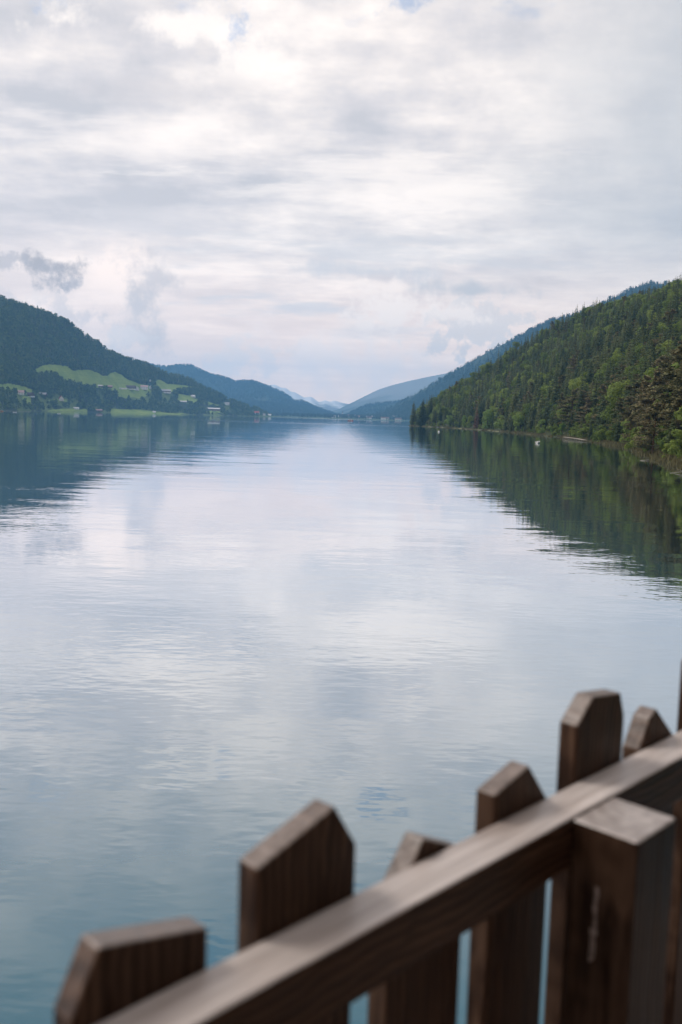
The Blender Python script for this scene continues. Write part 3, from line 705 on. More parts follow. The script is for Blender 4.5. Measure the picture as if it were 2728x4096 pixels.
for c in cand:
    px, pt = project((c[0], c[1], c[2] + c[3])); _, pb_ = project((c[0], c[1], c[2]))
    if not -20 < px < 2760: c[5] = 0; continue
    hw = max(1, int(c[3] * 0.12 / c[1] * F / 4)); i0 = int(px / 4)
    sl = hb[max(0, i0 - hw):min(690, i0 + hw + 1)]
    if len(sl) == 0: continue
    vis = np.clip(np.minimum(sl, pb_) - pt, 0, None).mean()
    c[5] = vis * (2 * hw + 1) if vis > 3 else 0
    j0, j1 = max(0, i0 - hw), min(690, i0 + hw + 1)
    hb[j0:j1] = np.minimum(hb[j0:j1], pt + (pb_ - pt) * 0.22)
rest = []
LIM = {'s': 298, 'b': 285, 'p': 150, 'u': 200}
GROUP = {'s': 'spruces of the wooded bank', 'b': 'broadleaf trees of the wooded bank', 'p': 'brownish pines of the wooded bank', 'u': 'shoreline bushes of the wooded bank'}
for kind, protos, nm in (('s', SPR, 'spruce_tree'), ('b', BRD, 'broadleaf_tree'), ('p', PIN, 'pine_tree'), ('u', BSH, 'shore_bush')):
    cs = sorted((c for c in cand if c[4] == kind), key=lambda c: -c[5])
    for i, c in enumerate(cs):
        if i < LIM[kind] and c[5] > 0:
            d = float(bank_d(np.array([c[0]]), np.array([c[1]]))[0])
            size_w = 'small' if c[3] < {'s': 15.5, 'b': 15, 'p': 17, 'u': 4}[kind] else ('tall' if c[3] > {'s': 20, 'b': 18, 'p': 21, 'u': 5.5}[kind] else 'middling')
            what = {'s': 'dark green spruce', 'b': 'light green leafy tree', 'p': 'brownish olive pine', 'u': 'green bush'}[kind]
            up = 'at the water edge' if d < 9 else ('low on the bank' if d < 45 else ('halfway up the bank' if d < 110 else 'high near the bank skyline'))
            where = 'towards the headland' if c[1] > 800 else ('over the row of shore bushes' if c[1] > 560 else ('over the log walkway' if c[1] > 385 else 'over the driftwood'))
            lab = f'{size_w} {what} {up} {where}'
            tree(nm, protos[rnd.randrange(len(protos))], (c[0], c[1], c[2]), c[3], rnd.uniform(0, 6.28), lab, 'bush' if kind == 'u' else 'tree', GROUP[kind], rnd.uniform(0.9, 1.3) * (0.85 if kind == 'b' else 1.0))
        else: rest.append(c)
scatter('bank_forest', [c[:3] for c in rest], [c[3] for c in rest], [rnd.randrange(4, 7) if c[4] in 'bu' else rnd.randrange(0, 4) for c in rest], 'mid',
        'dense mixed forest covering the upper part of the steep wooded bank', 'forest')

# reeds and rough grass where the bank meets the water
rb = MB(); rr = random.Random(3)
for i in range(5200):
    y = 150 + 900 * rr.random() ** 1.8; x = float(shore_x(np.array([y]))[0]) + rr.gauss(0.3, 0.9); z = max(bank_z(x, y), -0.1)
    if fbm(np.array([y / 14.0]), np.array([0.5]), 13, 2)[0] < -0.12: continue
    for k in range(4):
        a = rr.uniform(0, 6.28); h = rr.uniform(0.5, 1.25); w = rr.uniform(0.05, 0.12); bx, by = x + rr.gauss(0, .35), y + rr.gauss(0, .35)
        lx, ly = rr.gauss(0, .25), rr.gauss(0, .25)
        rb.add([(bx - w * math.cos(a), by - w * math.sin(a), z - .1), (bx + w * math.cos(a), by + w * math.sin(a), z - .1), (bx + lx, by + ly, z + h)], [(0, 1, 2)])
tag(rb.build('reeds', leafy('reed_blades', [(0, (0.15, 0.135, 0.07)), (1, (0.15, 0.135, 0.07))])), 'brownish reeds and rough grass fringing the foot of the wooded bank', 'reeds', kind='stuff')

# farm hill: forest, with the meadows left open
ft, fa = farm.sample(60000, rng, 0.02, 1.04)
pts = farm.points(ft, fa); cov = farm.bil(farm.cov, ft, fa)
pxs = np.stack(project_all(pts), -1)
low = np.clip((1600 - pxs[:, 1]) / 60, 0, 1)
dens = 0.34 + 0.66 * low
keep = (cov < 0.5) & (pts[:, 2] > 1.0) & (rng.uniform(0, 1, len(pts)) < dens)
HOUSE_SITES = []
pts, pxs = pts[keep], pxs[keep]
size = rng.uniform(13, 21, len(pts)) * np.where(pxs[:, 1] > 1590, 0.72, 1.0)
isb = rng.uniform(0, 1, len(pts)) < np.where(pxs[:, 1] > 1560, 0.55, 0.16 + 0.25 * (fbm(pts[:, 0] / 90, pts[:, 1] / 90, 3, 3) > 0.15))
FARM_TREES = (pts, pxs, size, isb)
# ------------------------------------------------------------------ houses
WALL = {'white': plain('white_render', (0.70, 0.69, 0.66)), 'cream': plain('cream_render', (0.62, 0.56, 0.46)), 'timber': plain('dark_timber', (0.10, 0.065, 0.045)), 'brown': plain('brown_timber', (0.20, 0.13, 0.085)), 'grey': plain('grey_boards', (0.34, 0.32, 0.30))}
ROOF = {'red': plain('red_roof_tiles', (0.32, 0.085, 0.065)), 'dark': plain('dark_roof', (0.085, 0.055, 0.055)), 'grey': plain('grey_roof', (0.33, 0.32, 0.33)), 'pale': plain('pale_metal_roof', (0.62, 0.60, 0.60)), 'pink': plain('faded_red_roof', (0.42, 0.28, 0.27)), 'brown': plain('brown_shingles', (0.15, 0.10, 0.085))}
m_glass = mat('window_glass', lambda g, b, o: (0.03, 0.04, 0.05), 0.15, 0.6)
m_door = plain('door_wood', (0.16, 0.09, 0.05))
def house(name, label, p, rz, w, d, hw, hr, wall, roof, cat='house', upper=None, group=None, win=4, chimney=True, storeys=1):
    w, d, hw, hr = w * 1.2, d * 1.2, hw * 1.2, hr * 1.2
    o = empty(name, (p[0], p[1], p[2] - 0.3), rz); tag(o, label, cat, group)
    b = MB(); b.prism([(-w / 2, 0), (w / 2, 0), (w / 2, hw), (0, hw + hr - 0.1), (-w / 2, hw)], -d / 2, d / 2)
    # the ridge runs along local y; gable faces are at -y and +y
    b.build('wall', WALL[wall], o)
    if upper:
        u = MB(); u.prism([(-w / 2 - .04, hw * 0.5), (w / 2 + .04, hw * 0.5), (w / 2 + .04, hw), (0, hw + hr - 0.12), (-w / 2 - .04, hw)], -d / 2 - .05, d / 2 + .05)
        u.build('upper_wall', WALL[upper], o)
    r = MB(); ov = 0.9; k = hr / (w / 2)
    for s in (-1, 1):
        x1 = s * (w / 2 + ov); z1 = hw - k * ov
        q = [(0, hw + hr), (x1, z1), (x1, z1 + 0.3), (0, hw + hr + 0.32)]
        if s > 0: q = q[::-1]
        r.prism(q[::-1] if s < 0 else q[::-1], -d / 2 - ov, d / 2 + ov)
    ro = r.build('roof', ROOF[roof], o)
    bm = bmesh.new(); bm.from_mesh(ro.data); bmesh.ops.recalc_face_normals(bm, faces=bm.faces); bm.to_mesh(ro.data); bm.free()
    if chimney:
        c = MB(); c.box(w * 0.12, w * 0.12 + 0.9, d * 0.15, d * 0.15 + 0.9, hw + hr * 0.55, hw + hr + 0.9); c.build('chimney', WALL['white'], ro)
    ns = max(1, storeys)
    for st in range(ns):
        z0 = hw * (st + 0.38) / ns; zh = min(1.3, hw / ns * 0.42)
        for i in range(win):
            x = -w / 2 + w * (i + 0.5) / win
            if st == 0 and i == win // 2:
                dd = MB(); dd.box(x - 0.6, x + 0.6, -d / 2 - 0.09, -d / 2 + 0.05, 0.3, 2.3); dd.build('door', m_door, o); continue
            q = MB(); q.box(x - 0.55, x + 0.55, -d / 2 - 0.09, -d / 2 + 0.05, z0, z0 + zh); q.build('window', m_glass, o)
        for i in range(3):
            y = -d / 2 + d * (i + 0.5) / 3
            for s in (-1, 1):
                q = MB(); q.box(s * w / 2 - 0.09, s * w / 2 + 0.09, y - 0.55, y + 0.55, z0, z0 + zh); q.build('window', m_glass, o)
    HOUSE_SITES.append((p[0], p[1], max(w, d)))
    return o
G = 'farmhouses on the meadow slope'
hp = lambda x, y: farm.locate(x, y)
R90 = math.pi / 2
house('farmhouse', 'white farmhouse with faded red roof on the lowest meadow edge', hp(79, 1580), R90 + 0.2, 11, 17, 5.5, 4.5, 'white', 'pink', group=G, storeys=2)
house('farmhouse', 'dark roofed timber farmhouse on a white base, second along the low meadow', hp(120, 1589), R90 - 0.5, 11, 17, 6, 4.6, 'white', 'dark', upper='timber', group=G, storeys=2)
house('barn', 'long grey roofed barn behind the dark clump of trees', hp(168, 1586), R90, 12, 20, 5, 4, 'timber', 'grey', 'barn', chimney=False)
house('house', 'small red roofed house standing alone among trees below the meadow', hp(244, 1604), 0.5, 11, 12, 5.5, 7, 'cream', 'red', storeys=2)
house('barn', 'pale roofed barn at the lower edge of the big meadow, next to the tree clump', hp(398, 1549), R90, 10, 18, 4, 3, 'timber', 'pale', 'barn', chimney=False)
house('barn', 'brown barn with pink grey roof above the tree clump', hp(438, 1552), R90 + .15, 10, 16, 4.5, 3.5, 'brown', 'pink', 'barn', chimney=False)
house('shed', 'very long low white shed beside the big farmstead', hp(482, 1557), R90, 6, 38, 2.8, 1.2, 'white', 'pale', 'shed', win=3, chimney=False)
house('farmhouse', 'large farmhouse with dark red roof and white ground floor in the hamlet', hp(522, 1559), R90 - .1, 15, 30, 7, 6, 'white', 'dark', upper='timber', group=G, win=5, storeys=2)
house('farmhouse', 'white farmhouse gable with dark roof in the middle of the hamlet', hp(548, 1562), 0.2, 13, 16, 7, 6, 'white', 'dark', group=G, storeys=2)
house('inn', 'pale roofed three storey inn at the upper end of the hamlet', hp(577, 1559), R90 + .2, 14, 22, 9, 5, 'white', 'pink', 'inn', storeys=3)
house('house', 'small white house with pointed gable at the end of the hamlet', hp(602, 1556), 0.1, 8, 9, 6, 5, 'white', 'grey', storeys=2)
house('house', 'little white chalet high on the upper meadow at the forest edge', hp(601, 1527), 0.3, 8, 9, 4, 3.5, 'white', 'grey')
house('guesthouse', 'grey roofed guesthouse with white end wall and dark balconies', hp(664, 1573), R90 + .25, 16, 30, 8, 5, 'white', 'grey', 'guesthouse', upper='brown', win=5, storeys=3)
house('house', 'white house with pale roof on the small slanting meadow', hp(772, 1590), R90 - .3, 10, 14, 4.5, 4, 'white', 'pale')
house('barn', 'long low barn with white roof under the slanting meadow', hp(732, 1610), R90, 9, 24, 3.5, 2.2, 'grey', 'pale', 'barn', chimney=False)
house('hotel', 'long brown building with pale flat-pitched roof above the shore trees', hp(852, 1643), R90, 16, 46, 7, 3, 'brown', 'pale', 'hotel', win=6, storeys=2)
house('house', 'grey roofed house half hidden in trees near the low headland', hp(908, 1621), R90 + .1, 12, 16, 6, 4.5, 'white', 'grey', storeys=2)
house('house', 'white house with red roof on the shore of the low headland', hp(1027, 1657), R90 - .15, 13, 18, 6, 5.5, 'white', 'red', storeys=2)
house('house', 'grey roofed cottage among trees next to the red roofed headland house', hp(1055, 1662), R90, 9, 12, 4, 3.5, 'cream', 'grey')
house('house', 'white cottage at the very tip of the low headland', hp(1078, 1663), R90, 9, 12, 4, 3.2, 'white', 'pale')
house('boathouse', 'white roofed boathouse on the shore below the red house', hp(302, 1637), R90, 7, 16, 3, 2.4, 'white', 'pale', 'boathouse', chimney=False)
house('boathouse', 'brown boathouse with pale pink roof in the shore bushes', hp(396, 1646), R90, 8, 17, 3.4, 2.6, 'timber', 'pink', 'boathouse', chimney=False)
house('boathouse', 'tiny white boathouse alone on the long shore meadow', hp(617, 1651), R90, 6, 8, 3, 2.2, 'white', 'pale', 'boathouse', chimney=False)

# trees of the farm hill, kept clear of the houses and of what they would hide
pts, pxs, size, isb = FARM_TREES
ok = np.ones(len(pts), bool)
for hx, hy, r in HOUSE_SITES:
    hpx = np.interp(hx / hy, [-1, 1], [-1, 1])
    ang = np.abs(pts[:, 0] / pts[:, 1] - hpx)
    ok &= ~(((pts[:, 0] - hx) ** 2 + (pts[:, 1] - hy) ** 2 < (r * 0.8 + 4) ** 2) | ((ang < r * 0.55 / hy) & (pts[:, 1] < hy) & (pts[:, 1] > hy - 95)))
pts, size, isb = pts[ok], size[ok], isb[ok]
scatter('hill_forest', pts, size, np.where(isb, rng.integers(3, 6, len(pts)), rng.integers(0, 3, len(pts))), 'far', 'dark mixed forest covering the rounded hill above the farms', 'forest')
# clumps and single trees that stand out on the meadows and along the shore
FT = [(262, 1552, 24, 's'), (275, 1549, 26, 's'), (288, 1553, 24, 's'), (298, 1556, 22, 's'), (328, 1560, 24, 's'), (336, 1566, 18, 's'), (178, 1520, 20, 's'), (190, 1524, 22, 's'), (205, 1530, 21, 's'), (216, 1534, 20, 's'),
      (396, 1575, 22, 's'), (408, 1572, 25, 's'), (422, 1574, 25, 's'), (436, 1580, 22, 'b'), (448, 1590, 20, 'b'), (470, 1598, 18, 's'), (486, 1600, 19, 's'), (166, 1594, 16, 'b'), (180, 1600, 17, 'b'), (150, 1604, 18, 's'),
      (20, 1590, 20, 's'), (34, 1596, 20, 's'), (55, 1612, 17, 's'), (70, 1618, 17, 's'), (8, 1600, 18, 'b'), (350, 1586, 16, 'b'), (372, 1590, 15, 'b'), (392, 1594, 15, 'b'), (622, 1541, 20, 's'), (628, 1550, 16, 's'), (755, 1572, 16, 's'), (700, 1566, 15, 's'), (716, 1568, 15, 'b'),
      (1018, 1640, 20, 'b'), (1030, 1634, 18, 'b')]
FB = [(c.mesh('far_broadleaf_crown', MT['farleaf']), t.mesh('far_broadleaf_trunk', MT['bark'])) for c, t in (broad_mesh(91 + k, 420, 0.055, .4, .04) for k in range(2))]
FS = [(c.mesh('far_spruce_crown', MT['farspruce']), t.mesh('far_spruce_trunk', MT['bark'])) for c, t in (spruce_mesh(95 + k, tiers=14, nb=7, detail=1, width=.2) for k in range(2))]
for px, py, h, kd in FT:
    p = hp(px, py)
    tree('spruce_tree' if kd == 's' else 'broadleaf_tree', rnd.choice(FS if kd == 's' else FB), tuple(p), h, rnd.uniform(0, 6.28),
         'dark spruce standing clear of the forest on the farm meadows' if kd == 's' else 'rounded green tree standing clear of the forest near the farms', 'tree',
         'single spruces on the farm slope' if kd == 's' else 'single broadleaf trees on the farm slope', 1.2)

# far slopes: woods that read as one mass each
def woods(fan, name, n, s0, s1, label, broad=0.1, t0=0.05):
    ft, fa = fan.sample(n, rng, t0, 1.03); p = fan.points(ft, fa); c = fan.bil(fan.cov, ft, fa)
    k = (rng.uniform(0, 0.6, len(p)) > c) & (p[:, 2] > 2); p = p[k]; q = rng.uniform(0, 1, len(p)) < broad
    scatter(name, p, rng.uniform(s0, s1, len(p)), np.where(q, rng.integers(3, 6, len(p)), rng.integers(0, 3, len(p))), 'ridge', label, 'forest')
woods(mt_right, 'mountain_forest', 42000, 13, 23, 'blue hazy conifer forest on the mountain behind the wooded bank')
woods(mt_left, 'ridge_forest', 42000, 14, 24, 'blue hazy forest on the long ridge behind the farm hill', 0.2)
woods(hill_mid, 'low_hill_forest', 7000, 14, 22, 'blue green woods on the low hill at the lake end', 0.2)
woods(valley, 'valley_trees', 3800, 9, 19, 'dark trees scattered along the far end of the lake', 0.6, 0.0)

# village at the far end of the lake
vr = random.Random(5)
vp = lambda x, y: valley.locate(x, y)
VL = 'tiny pale house in the village at the far end of the lake'
for px, py in [(1335, 1671), (1395, 1668), (1424, 1667), (1436, 1672), (1447, 1669), (1462, 1673), (1478, 1676), (1490, 1672), (1548, 1678), (1598, 1677), (1610, 1680), (1622, 1677), (1360, 1668)]:
    house('village_house', VL, vp(px, py), R90 + vr.uniform(-.5, .5), 12, 17, 6, 5, vr.choice(['white', 'cream', 'white']), vr.choice(['brown', 'grey', 'pink']), group='village houses at the lake end', win=2, chimney=False)
house('village_hotel', 'large white hotel in the far village near the wooded headland', vp(1534, 1679), R90, 14, 22, 8, 4, 'white', 'brown', 'hotel', storeys=2)
house('village_hotel', 'tall pale block in the far village close beside the headland', vp(1578, 1677), R90, 13, 17, 13, 3, 'cream', 'grey', 'hotel', storeys=3)
house('village_hotel', 'wide pale hotel lowest on the far village shore', vp(1592, 1681), R90, 12, 26, 6, 4, 'cream', 'brown', 'hotel', storeys=2)
cp_ = vp(1369, 1666)
ch = empty('church', tuple(cp_), 0.3); tag(ch, 'small white church with pointed tower above the far village', 'church')
b = MB(); b.prism([(-5, 0), (5, 0), (5, 8), (0, 13), (-5, 8)], 0, 18); b.build('nave', WALL['white'], ch)
b = MB(); b.box(-2.6, 2.6, -5.4, -0.2, 0, 22); b.build('tower', WALL['white'], ch)
b = MB(); b.add([(-3.1, -5.9, 22), (3.1, -5.9, 22), (3.1, .3, 22), (-3.1, .3, 22), (0, -2.8, 37)], [(0, 1, 4), (1, 2, 4), (2, 3, 4), (3, 0, 4), (3, 2, 1, 0)]); b.build('spire', ROOF['dark'], ch)

# ------------------------------------------------------------------ boats, buoys, piers, driftwood
m_whitepaint = plain('white_boat_paint', (0.75, 0.75, 0.74), 0.35, 0.05, 2, 0.4)
m_redpaint = plain('red_paint', (0.40, 0.07, 0.05), 0.45, 0.1, 2, 0.4)
m_orange = plain('orange_tarpaulin', (0.55, 0.22, 0.07), 0.6)
m_driftwood = plain('bleached_driftwood', (0.36, 0.33, 0.28), 0.85, 0.25, 3)
m_pier = plain('weathered_pier_wood', (0.27, 0.235, 0.19), 0.85, 0.25, 1.5)
m_seat = plain('boat_bench_wood', (0.25, 0.15, 0.08))
def hull_mesh(L, W, H, n=9, wall=0.06):
    b = MB(); rows = []
    for i in range(n):
        t = i / (n - 1); x = -L / 2 + L * t
        w = W / 2 * (1 - max(0, (t - 0.45) / 0.55) ** 2.2) * (0.86 + 0.14 * min(1, t * 4)); w = max(w, 0.015)
        sh = H * (1 + 0.25 * (2 * t - 0.8) ** 2)
        rows.append([(x, -w, sh), (x, -w * 0.82, H * 0.35), (x, -w * 0.4, -0.12), (x, w * 0.4, -0.12), (x, w * 0.82, H * 0.35), (x, w, sh), (x, w - min(wall, w * .6), sh), (x, w * 0.7, 0.1), (x, -w * 0.7, 0.1), (x, -w + min(wall, w * .6), sh)])
    m = 10; v = [p for r in rows for p in r]; f = []
    for i in range(n - 1):
        for k in range(m): f.append((i * m + k, (i + 1) * m + k, (i + 1) * m + (k + 1) % m, i * m + (k + 1) % m))
    f += [tuple(range(m)), tuple((n - 1) * m + k for k in range(m - 1, -1, -1))]
    b.add(v, f); return b
def rowboat(label, loc, rz, L, W, H, paint, name='rowing_boat', cover=None):
    o = empty(name, loc, rz); tag(o, label, 'boat')
    hull_mesh(L, W, H).build('hull', paint, o)
    for x in (-L * 0.25, L * 0.1):
        q = MB(); q.box(x - 0.12, x + 0.12, -W * 0.42, W * 0.42, H * 0.7, H * 0.7 + 0.05); q.build('bench', m_seat, o)
    if cover:
        q = MB(); q.prism([(-L * .42, H), (L * .38, H), (L * .2, H + .5), (-L * .3, H + .6)], -W * .45, W * .45); q.build('cover', cover, o)
    return o
rowboat('white rowing boat moored on the green water in front of the log walkway', (68.8, 328, 0), 1.15, 3.6, 1.5, 0.62, m_whitepaint)
q = empty('motor_cabin', (0, 0, 0)); bpy.data.objects.remove(q)
rowboat('small grey boat pulled up at the shore behind the buoy', (bank_at(1757, 0.2)[0], bank_at(1757, 0.2)[1], 0.1), 0.3, 4.5, 1.6, 0.6, plain('grey_boat_paint', (0.42, 0.42, 0.42)))
rowboat('tiny white boat on dark water close to the farm shore corner', (-478, 1350, 0), 0.2, 5.0, 1.8, 0.75, m_whitepaint)
rowboat('tiny white boat lying below the red roofed house', (-421, 1374, 0), 0.1, 4.2, 1.7, 0.75, m_whitepaint)
rowboat('boat under an orange cover moored by the pale jetty', (-565, 1535, 0), 0.1, 6.0, 2.2, 0.9, m_seat, 'covered_boat', m_orange)
# mooring buoy
o = empty('mooring_buoy', (57.8, 563, 0)); tag(o, 'pale round mooring buoy off the wooded shore', 'buoy')
bm = bmesh.new(); bmesh.ops.create_uvsphere(bm, u_segments=12, v_segments=8, radius=0.6)
for v in bm.verts: v.co.z = v.co.z * 0.9 + 0.25
me = bpy.data.meshes.new('float'); bm.to_mesh(me); bm.free(); me.materials.append(m_whitepaint); link(bpy.data.objects.new('float', me), o)
b = MB(); b.tube([(0, 0, 0.75), (0, 0, 1.15)], [0.07, 0.05], 6); b.build('ring_post', m_redpaint, o)
# excursion boat far out
o = empty('excursion_boat', (14.6, 2000, 0), -0.5); tag(o, 'small excursion boat with red roof far out on the lake', 'boat')
hull_mesh(13, 3.6, 1.3, 11, .1).build('hull', m_redpaint, o)
b = MB(); b.box(-4.6, 3.2, -1.4, 1.4, 0.9, 2.5); b.build('cabin', m_whitepaint, o)
for i in range(6):
    for s in (-1, 1):
        q = MB(); q.box(-4.3 + i * 1.25, -3.4 + i * 1.25, s * 1.4 - .03, s * 1.4 + .03, 1.6, 2.2); q.build('window', m_glass, o)
b = MB(); b.box(-5.2, 3.8, -1.7, 1.7, 3.9, 4.1); ro = b.build('roof', m_redpaint, o)
for x in (-4.9, -1, 3.4):
    for s in (-1, 1):
        q = MB(); q.tube([(x, s * 1.55, 1.2), (x, s * 1.55, 3.92)], [0.06, 0.06], 5); q.build('roof_post', m_whitepaint, o)
b = MB(); b.box(1.2, 2.8, -.9, .9, 2.5, 3.7); b.build('wheelhouse', m_whitepaint, o)
# log walkway along the wooded shore
p0, p1 = Vector((107.6, 452, 0)), Vector((103.2, 396, 0)); dv = p1 - p0
o = empty('log_walkway', tuple(p0), math.atan2(dv.y, dv.x)); tag(o, 'weathered log walkway on stakes along the wooded shore', 'pier')
Lw = dv.length
for i in range(14):
    x = Lw * i / 13
    for s in (-0.8, 0.8):
        q = MB(); q.tube([(x, s, -1.2), (x + 0.05, s, 0.62)], [0.13, 0.11], 6); q.build('stake', m_pier, o)
for i in range(13):
    x0 = Lw * i / 13; zt = 0.72 - 0.28 * max(0, (i - 8) / 5)
    for s in (-0.55, 0, 0.55):
        q = MB(); q.tube([(x0, s, zt), (x0 + Lw / 13 + 0.3, s + 0.04, zt - (0.056 if i > 8 else 0))], [0.17, 0.15], 7); q.build('log', m_pier, o)
# pale jetty by the farm shore
jp = hp(0, 1641)
o = empty('jetty', (-600, 1700, 0), 0.15); tag(o, 'pale narrow jetty reaching out from the farm shore', 'pier')
for i in range(12):
    q = MB(); q.box(-40 + i * 5.5, -40 + i * 5.5 + 5.3, -1.2, 1.2, 0.7, 0.95); q.build('deck_section', m_driftwood, o)
    q = MB(); q.tube([(-38 + i * 5.5, 0.9, -2), (-38 + i * 5.5, 0.9, 1.3)], [0.15, 0.15], 5); q.build('stake', m_pier, o)
# driftwood
def drift(label, pts, r0, branches):
    o = empty('driftwood_log', pts[0]); tag(o, label, 'driftwood')
    P0 = Vector(pts[0]); loc = [tuple(Vector(p) - P0) for p in pts]
    b = MB(); b.tube(loc, [r0 * (1 - 0.7 * i / (len(loc) - 1)) for i in range(len(loc))], 7); b.build('stem', m_driftwood, o, True)
    for br in branches:
        b = MB(); b.tube([tuple(Vector(p) - P0) for p in br], [r0 * 0.4, r0 * 0.25, r0 * 0.08][:len(br)], 5); b.build('branch', m_driftwood, o, True)
drift('long bleached driftwood log lying out over the water', [(70.5, 186, 0.5), (68, 186.5, 0.35), (66.2, 187.2, 0.25), (64.4, 188, 0.12)], 0.17, [[(68, 186.5, .35), (67, 186, .8), (66.5, 185.8, 1.1)], [(66.2, 187.2, .25), (65, 186.6, .45), (64.3, 186.5, .5)]])
drift('thick pale driftwood log below the long one, slanting into the water', [(72, 181, 0.6), (69.5, 181.6, 0.3), (67.2, 182.2, 0.05)], 0.2, [[(69.5, 181.6, .3), (68.9, 181, .75), (68.6, 181, 1.0)]])
drift('thin bare branch poking from the water closest to the fence', [(54.5, 142, 0.7), (52.5, 142.2, 0.3), (50.2, 142.6, -0.05)], 0.09, [[(52.5, 142.2, .3), (51.6, 142, .6), (51.2, 142, .7)]])
drift('short dark driftwood stub floating past the end of the long log', [(63.2, 191, 0.15), (61.4, 191.4, 0.02)], 0.12, [])

# ------------------------------------------------------------------ the picket fence and the deck
RZ = math.radians(45.71)
RAIL_TOP = CAMZ - 0.58; DECK = 5.40
def wood_mat(name, axis, dark=1.0, lo=(0.13, 0.11, 0.105), hi=(0.22, 0.195, 0.19)):
    def f(g, b, o):
        p = g.node('ShaderNodeTexCoord').outputs['Object']
        x, y, z = g.sep(p)
        if axis == 'z': q = g.xyz(g.m('MULTIPLY', x, 1.0), g.m('MULTIPLY', y, 1.0), g.m('MULTIPLY', z, 0.06))
        else: q = g.xyz(g.m('MULTIPLY', x, 0.06), y, z)
        warp = g.noise(p, 5.0, 3)
        n1 = g.noise(q, 55, 5, 0.6, 0.6); n2 = g.noise(q, 190, 3, 0.6); n3 = g.noise(p, 3.5, 4, 0.6)
        rings = g.m('SINE', g.m('ADD', g.m('MULTIPLY', g.m('ADD', (x if axis == 'z' else z), g.m('MULTIPLY', warp, 0.06)), 420.0), g.m('MULTIPLY', n1, 7.0)))
        t = g.m('ADD', g.m('ADD', g.m('MULTIPLY', n1, 0.5), g.m('MULTIPLY', n2, 0.25)), g.m('MULTIPLY', rings, 0.10))
        c = g.ramp(g.lin(t, 0.22, 0.56), [(0, (0.026 * dark, 0.011 * dark, 0.006 * dark)), (0.45, (0.088 * dark, 0.046 * dark, 0.028 * dark)), (1, (0.175 * dark, 0.100 * dark, 0.064 * dark))])
        c = g.mix(g.step(n3, 0.42, 0.66, 0, 0.4), c, (0.062 * dark, 0.034 * dark, 0.022 * dark))
        kq = g.xyz(x, g.m('MULTIPLY', y, 0.3), g.m('MULTIPLY', z, 0.55)) if axis == 'z' else g.xyz(g.m('MULTIPLY', x, 0.55), g.m('MULTIPLY', y, 0.3), z)
        vo = g.node('ShaderNodeTexVoronoi'); g.put(vo.inputs['Vector'], kq); vo.inputs['Scale'].default_value = 11.0
        knot = g.m('MULTIPLY', g.step(vo.outputs['Distance'], 0.15, 0.07), g.m('GREATER_THAN', g.sep(vo.outputs['Color'])[0], 0.6))
        c = g.mix(g.m('MULTIPLY', knot, 0.8), c, (0.014 * dark, 0.007 * dark, 0.004 * dark))
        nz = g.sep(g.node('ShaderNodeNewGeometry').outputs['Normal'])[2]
        # faces that look up: bleached by rain and sun, plus painted sky sheen
        wear_sheen = g.m('MULTIPLY', g.step(nz, 0.25, 0.75), g.lin(g.noise(q, 24, 4, 0.65), 0.25, 0.75, 0.55, 1.0))
        c = g.mix(wear_sheen, c, g.mix(g.lin(n1, 0.3, 0.7), lo, hi))
        g.put(b.inputs['Roughness'], g.lin(n1, 0.3, 0.7, 0.32, 0.5))
        g.put(b.inputs['Specular IOR Level'], g.lin(wear_sheen, 0.0, 1.0, 0.10, 0.8))
        bp = g.node('ShaderNodeBump'); bp.inputs['Strength'].default_value = 0.6; bp.inputs['Distance'].default_value = 0.003
        g.put(bp.inputs['Height'], t); g.nt.links.new(bp.outputs[0], b.inputs['Normal'])
        return c
    return mat(name, f, 0.5, 0.65)
W_up, W_along = wood_mat('stained_wood_upright', 'z', 0.66, (0.110, 0.080, 0.064), (0.27, 0.215, 0.188)), wood_mat('stained_wood_along', 'x', 0.68, (0.36, 0.295, 0.262), (0.72, 0.64, 0.60))  # rail top paler still, its sky reflection put into the colour
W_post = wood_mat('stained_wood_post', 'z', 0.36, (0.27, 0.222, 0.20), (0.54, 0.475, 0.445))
ox, oy = 1.0, 0.70
org = Vector((math.cos(RZ) * ox - math.sin(RZ) * oy, math.sin(RZ) * ox + math.cos(RZ) * oy, DECK))
fence = empty('picket_fence', tuple(org), RZ)
tag(fence, 'dark brown wooden picket fence with sloping rail above the lake', 'fence')
def bevelled(b, name, m, width=0.0035):
    o = b.build(name, m, fence)
    md = o.modifiers.new('worn_edge', 'BEVEL'); md.width = width; md.segments = 3; md.limit_method = 'ANGLE'
    for p in o.data.polygons: p.use_smooth = False
    return o
rt = RAIL_TOP - DECK
# tops measured along the rail (m from the picket's left edge, m above the rail)
TOPS = [[(0, .01), (.115, .035), (.16, -.02)],
        [(0, .010), (.030, .073), (.16, .042)],
        [(0, .083), (.120, .121), (.16, .061)],
        [(0, -.056), (.067, .026), (.16, -.018)],
        [(0, .041), (.089, .063), (.16, -.022)],
        [(0, .093), (.049, .134), (.142, .122), (.16, .077)],
        [(0, -.004), (.035, .052), (.060, .063), (.16, -.022)],
        [(0, .118), (.045, .165), (.12, .172), (.16, .12)],
        [(0, .00), (.04, .06), (.16, .03)],
        [(0, .07), (.11, .115), (.16, .06)],
        [(0, .09), (.05, .135), (.14, .12), (.16, .08)]]
for i, top in enumerate(TOPS):
    s0 = 0.187 + 0.2262 * i - ox
    b = MB()
    poly = [(s0, 0.06), (s0 + 0.16, 0.06)] + [(s0 + x, rt + z) for x, z in top[::-1]]
    b.prism(poly, 0.7354 - oy, 0.7700 - oy)
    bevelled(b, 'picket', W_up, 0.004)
b = MB(); b.box(-0.25 - ox, 2.62 - ox, 0.667 - oy, 0.7340 - oy, rt - 0.082, rt); bevelled(b, 'rail', W_along, 0.005)
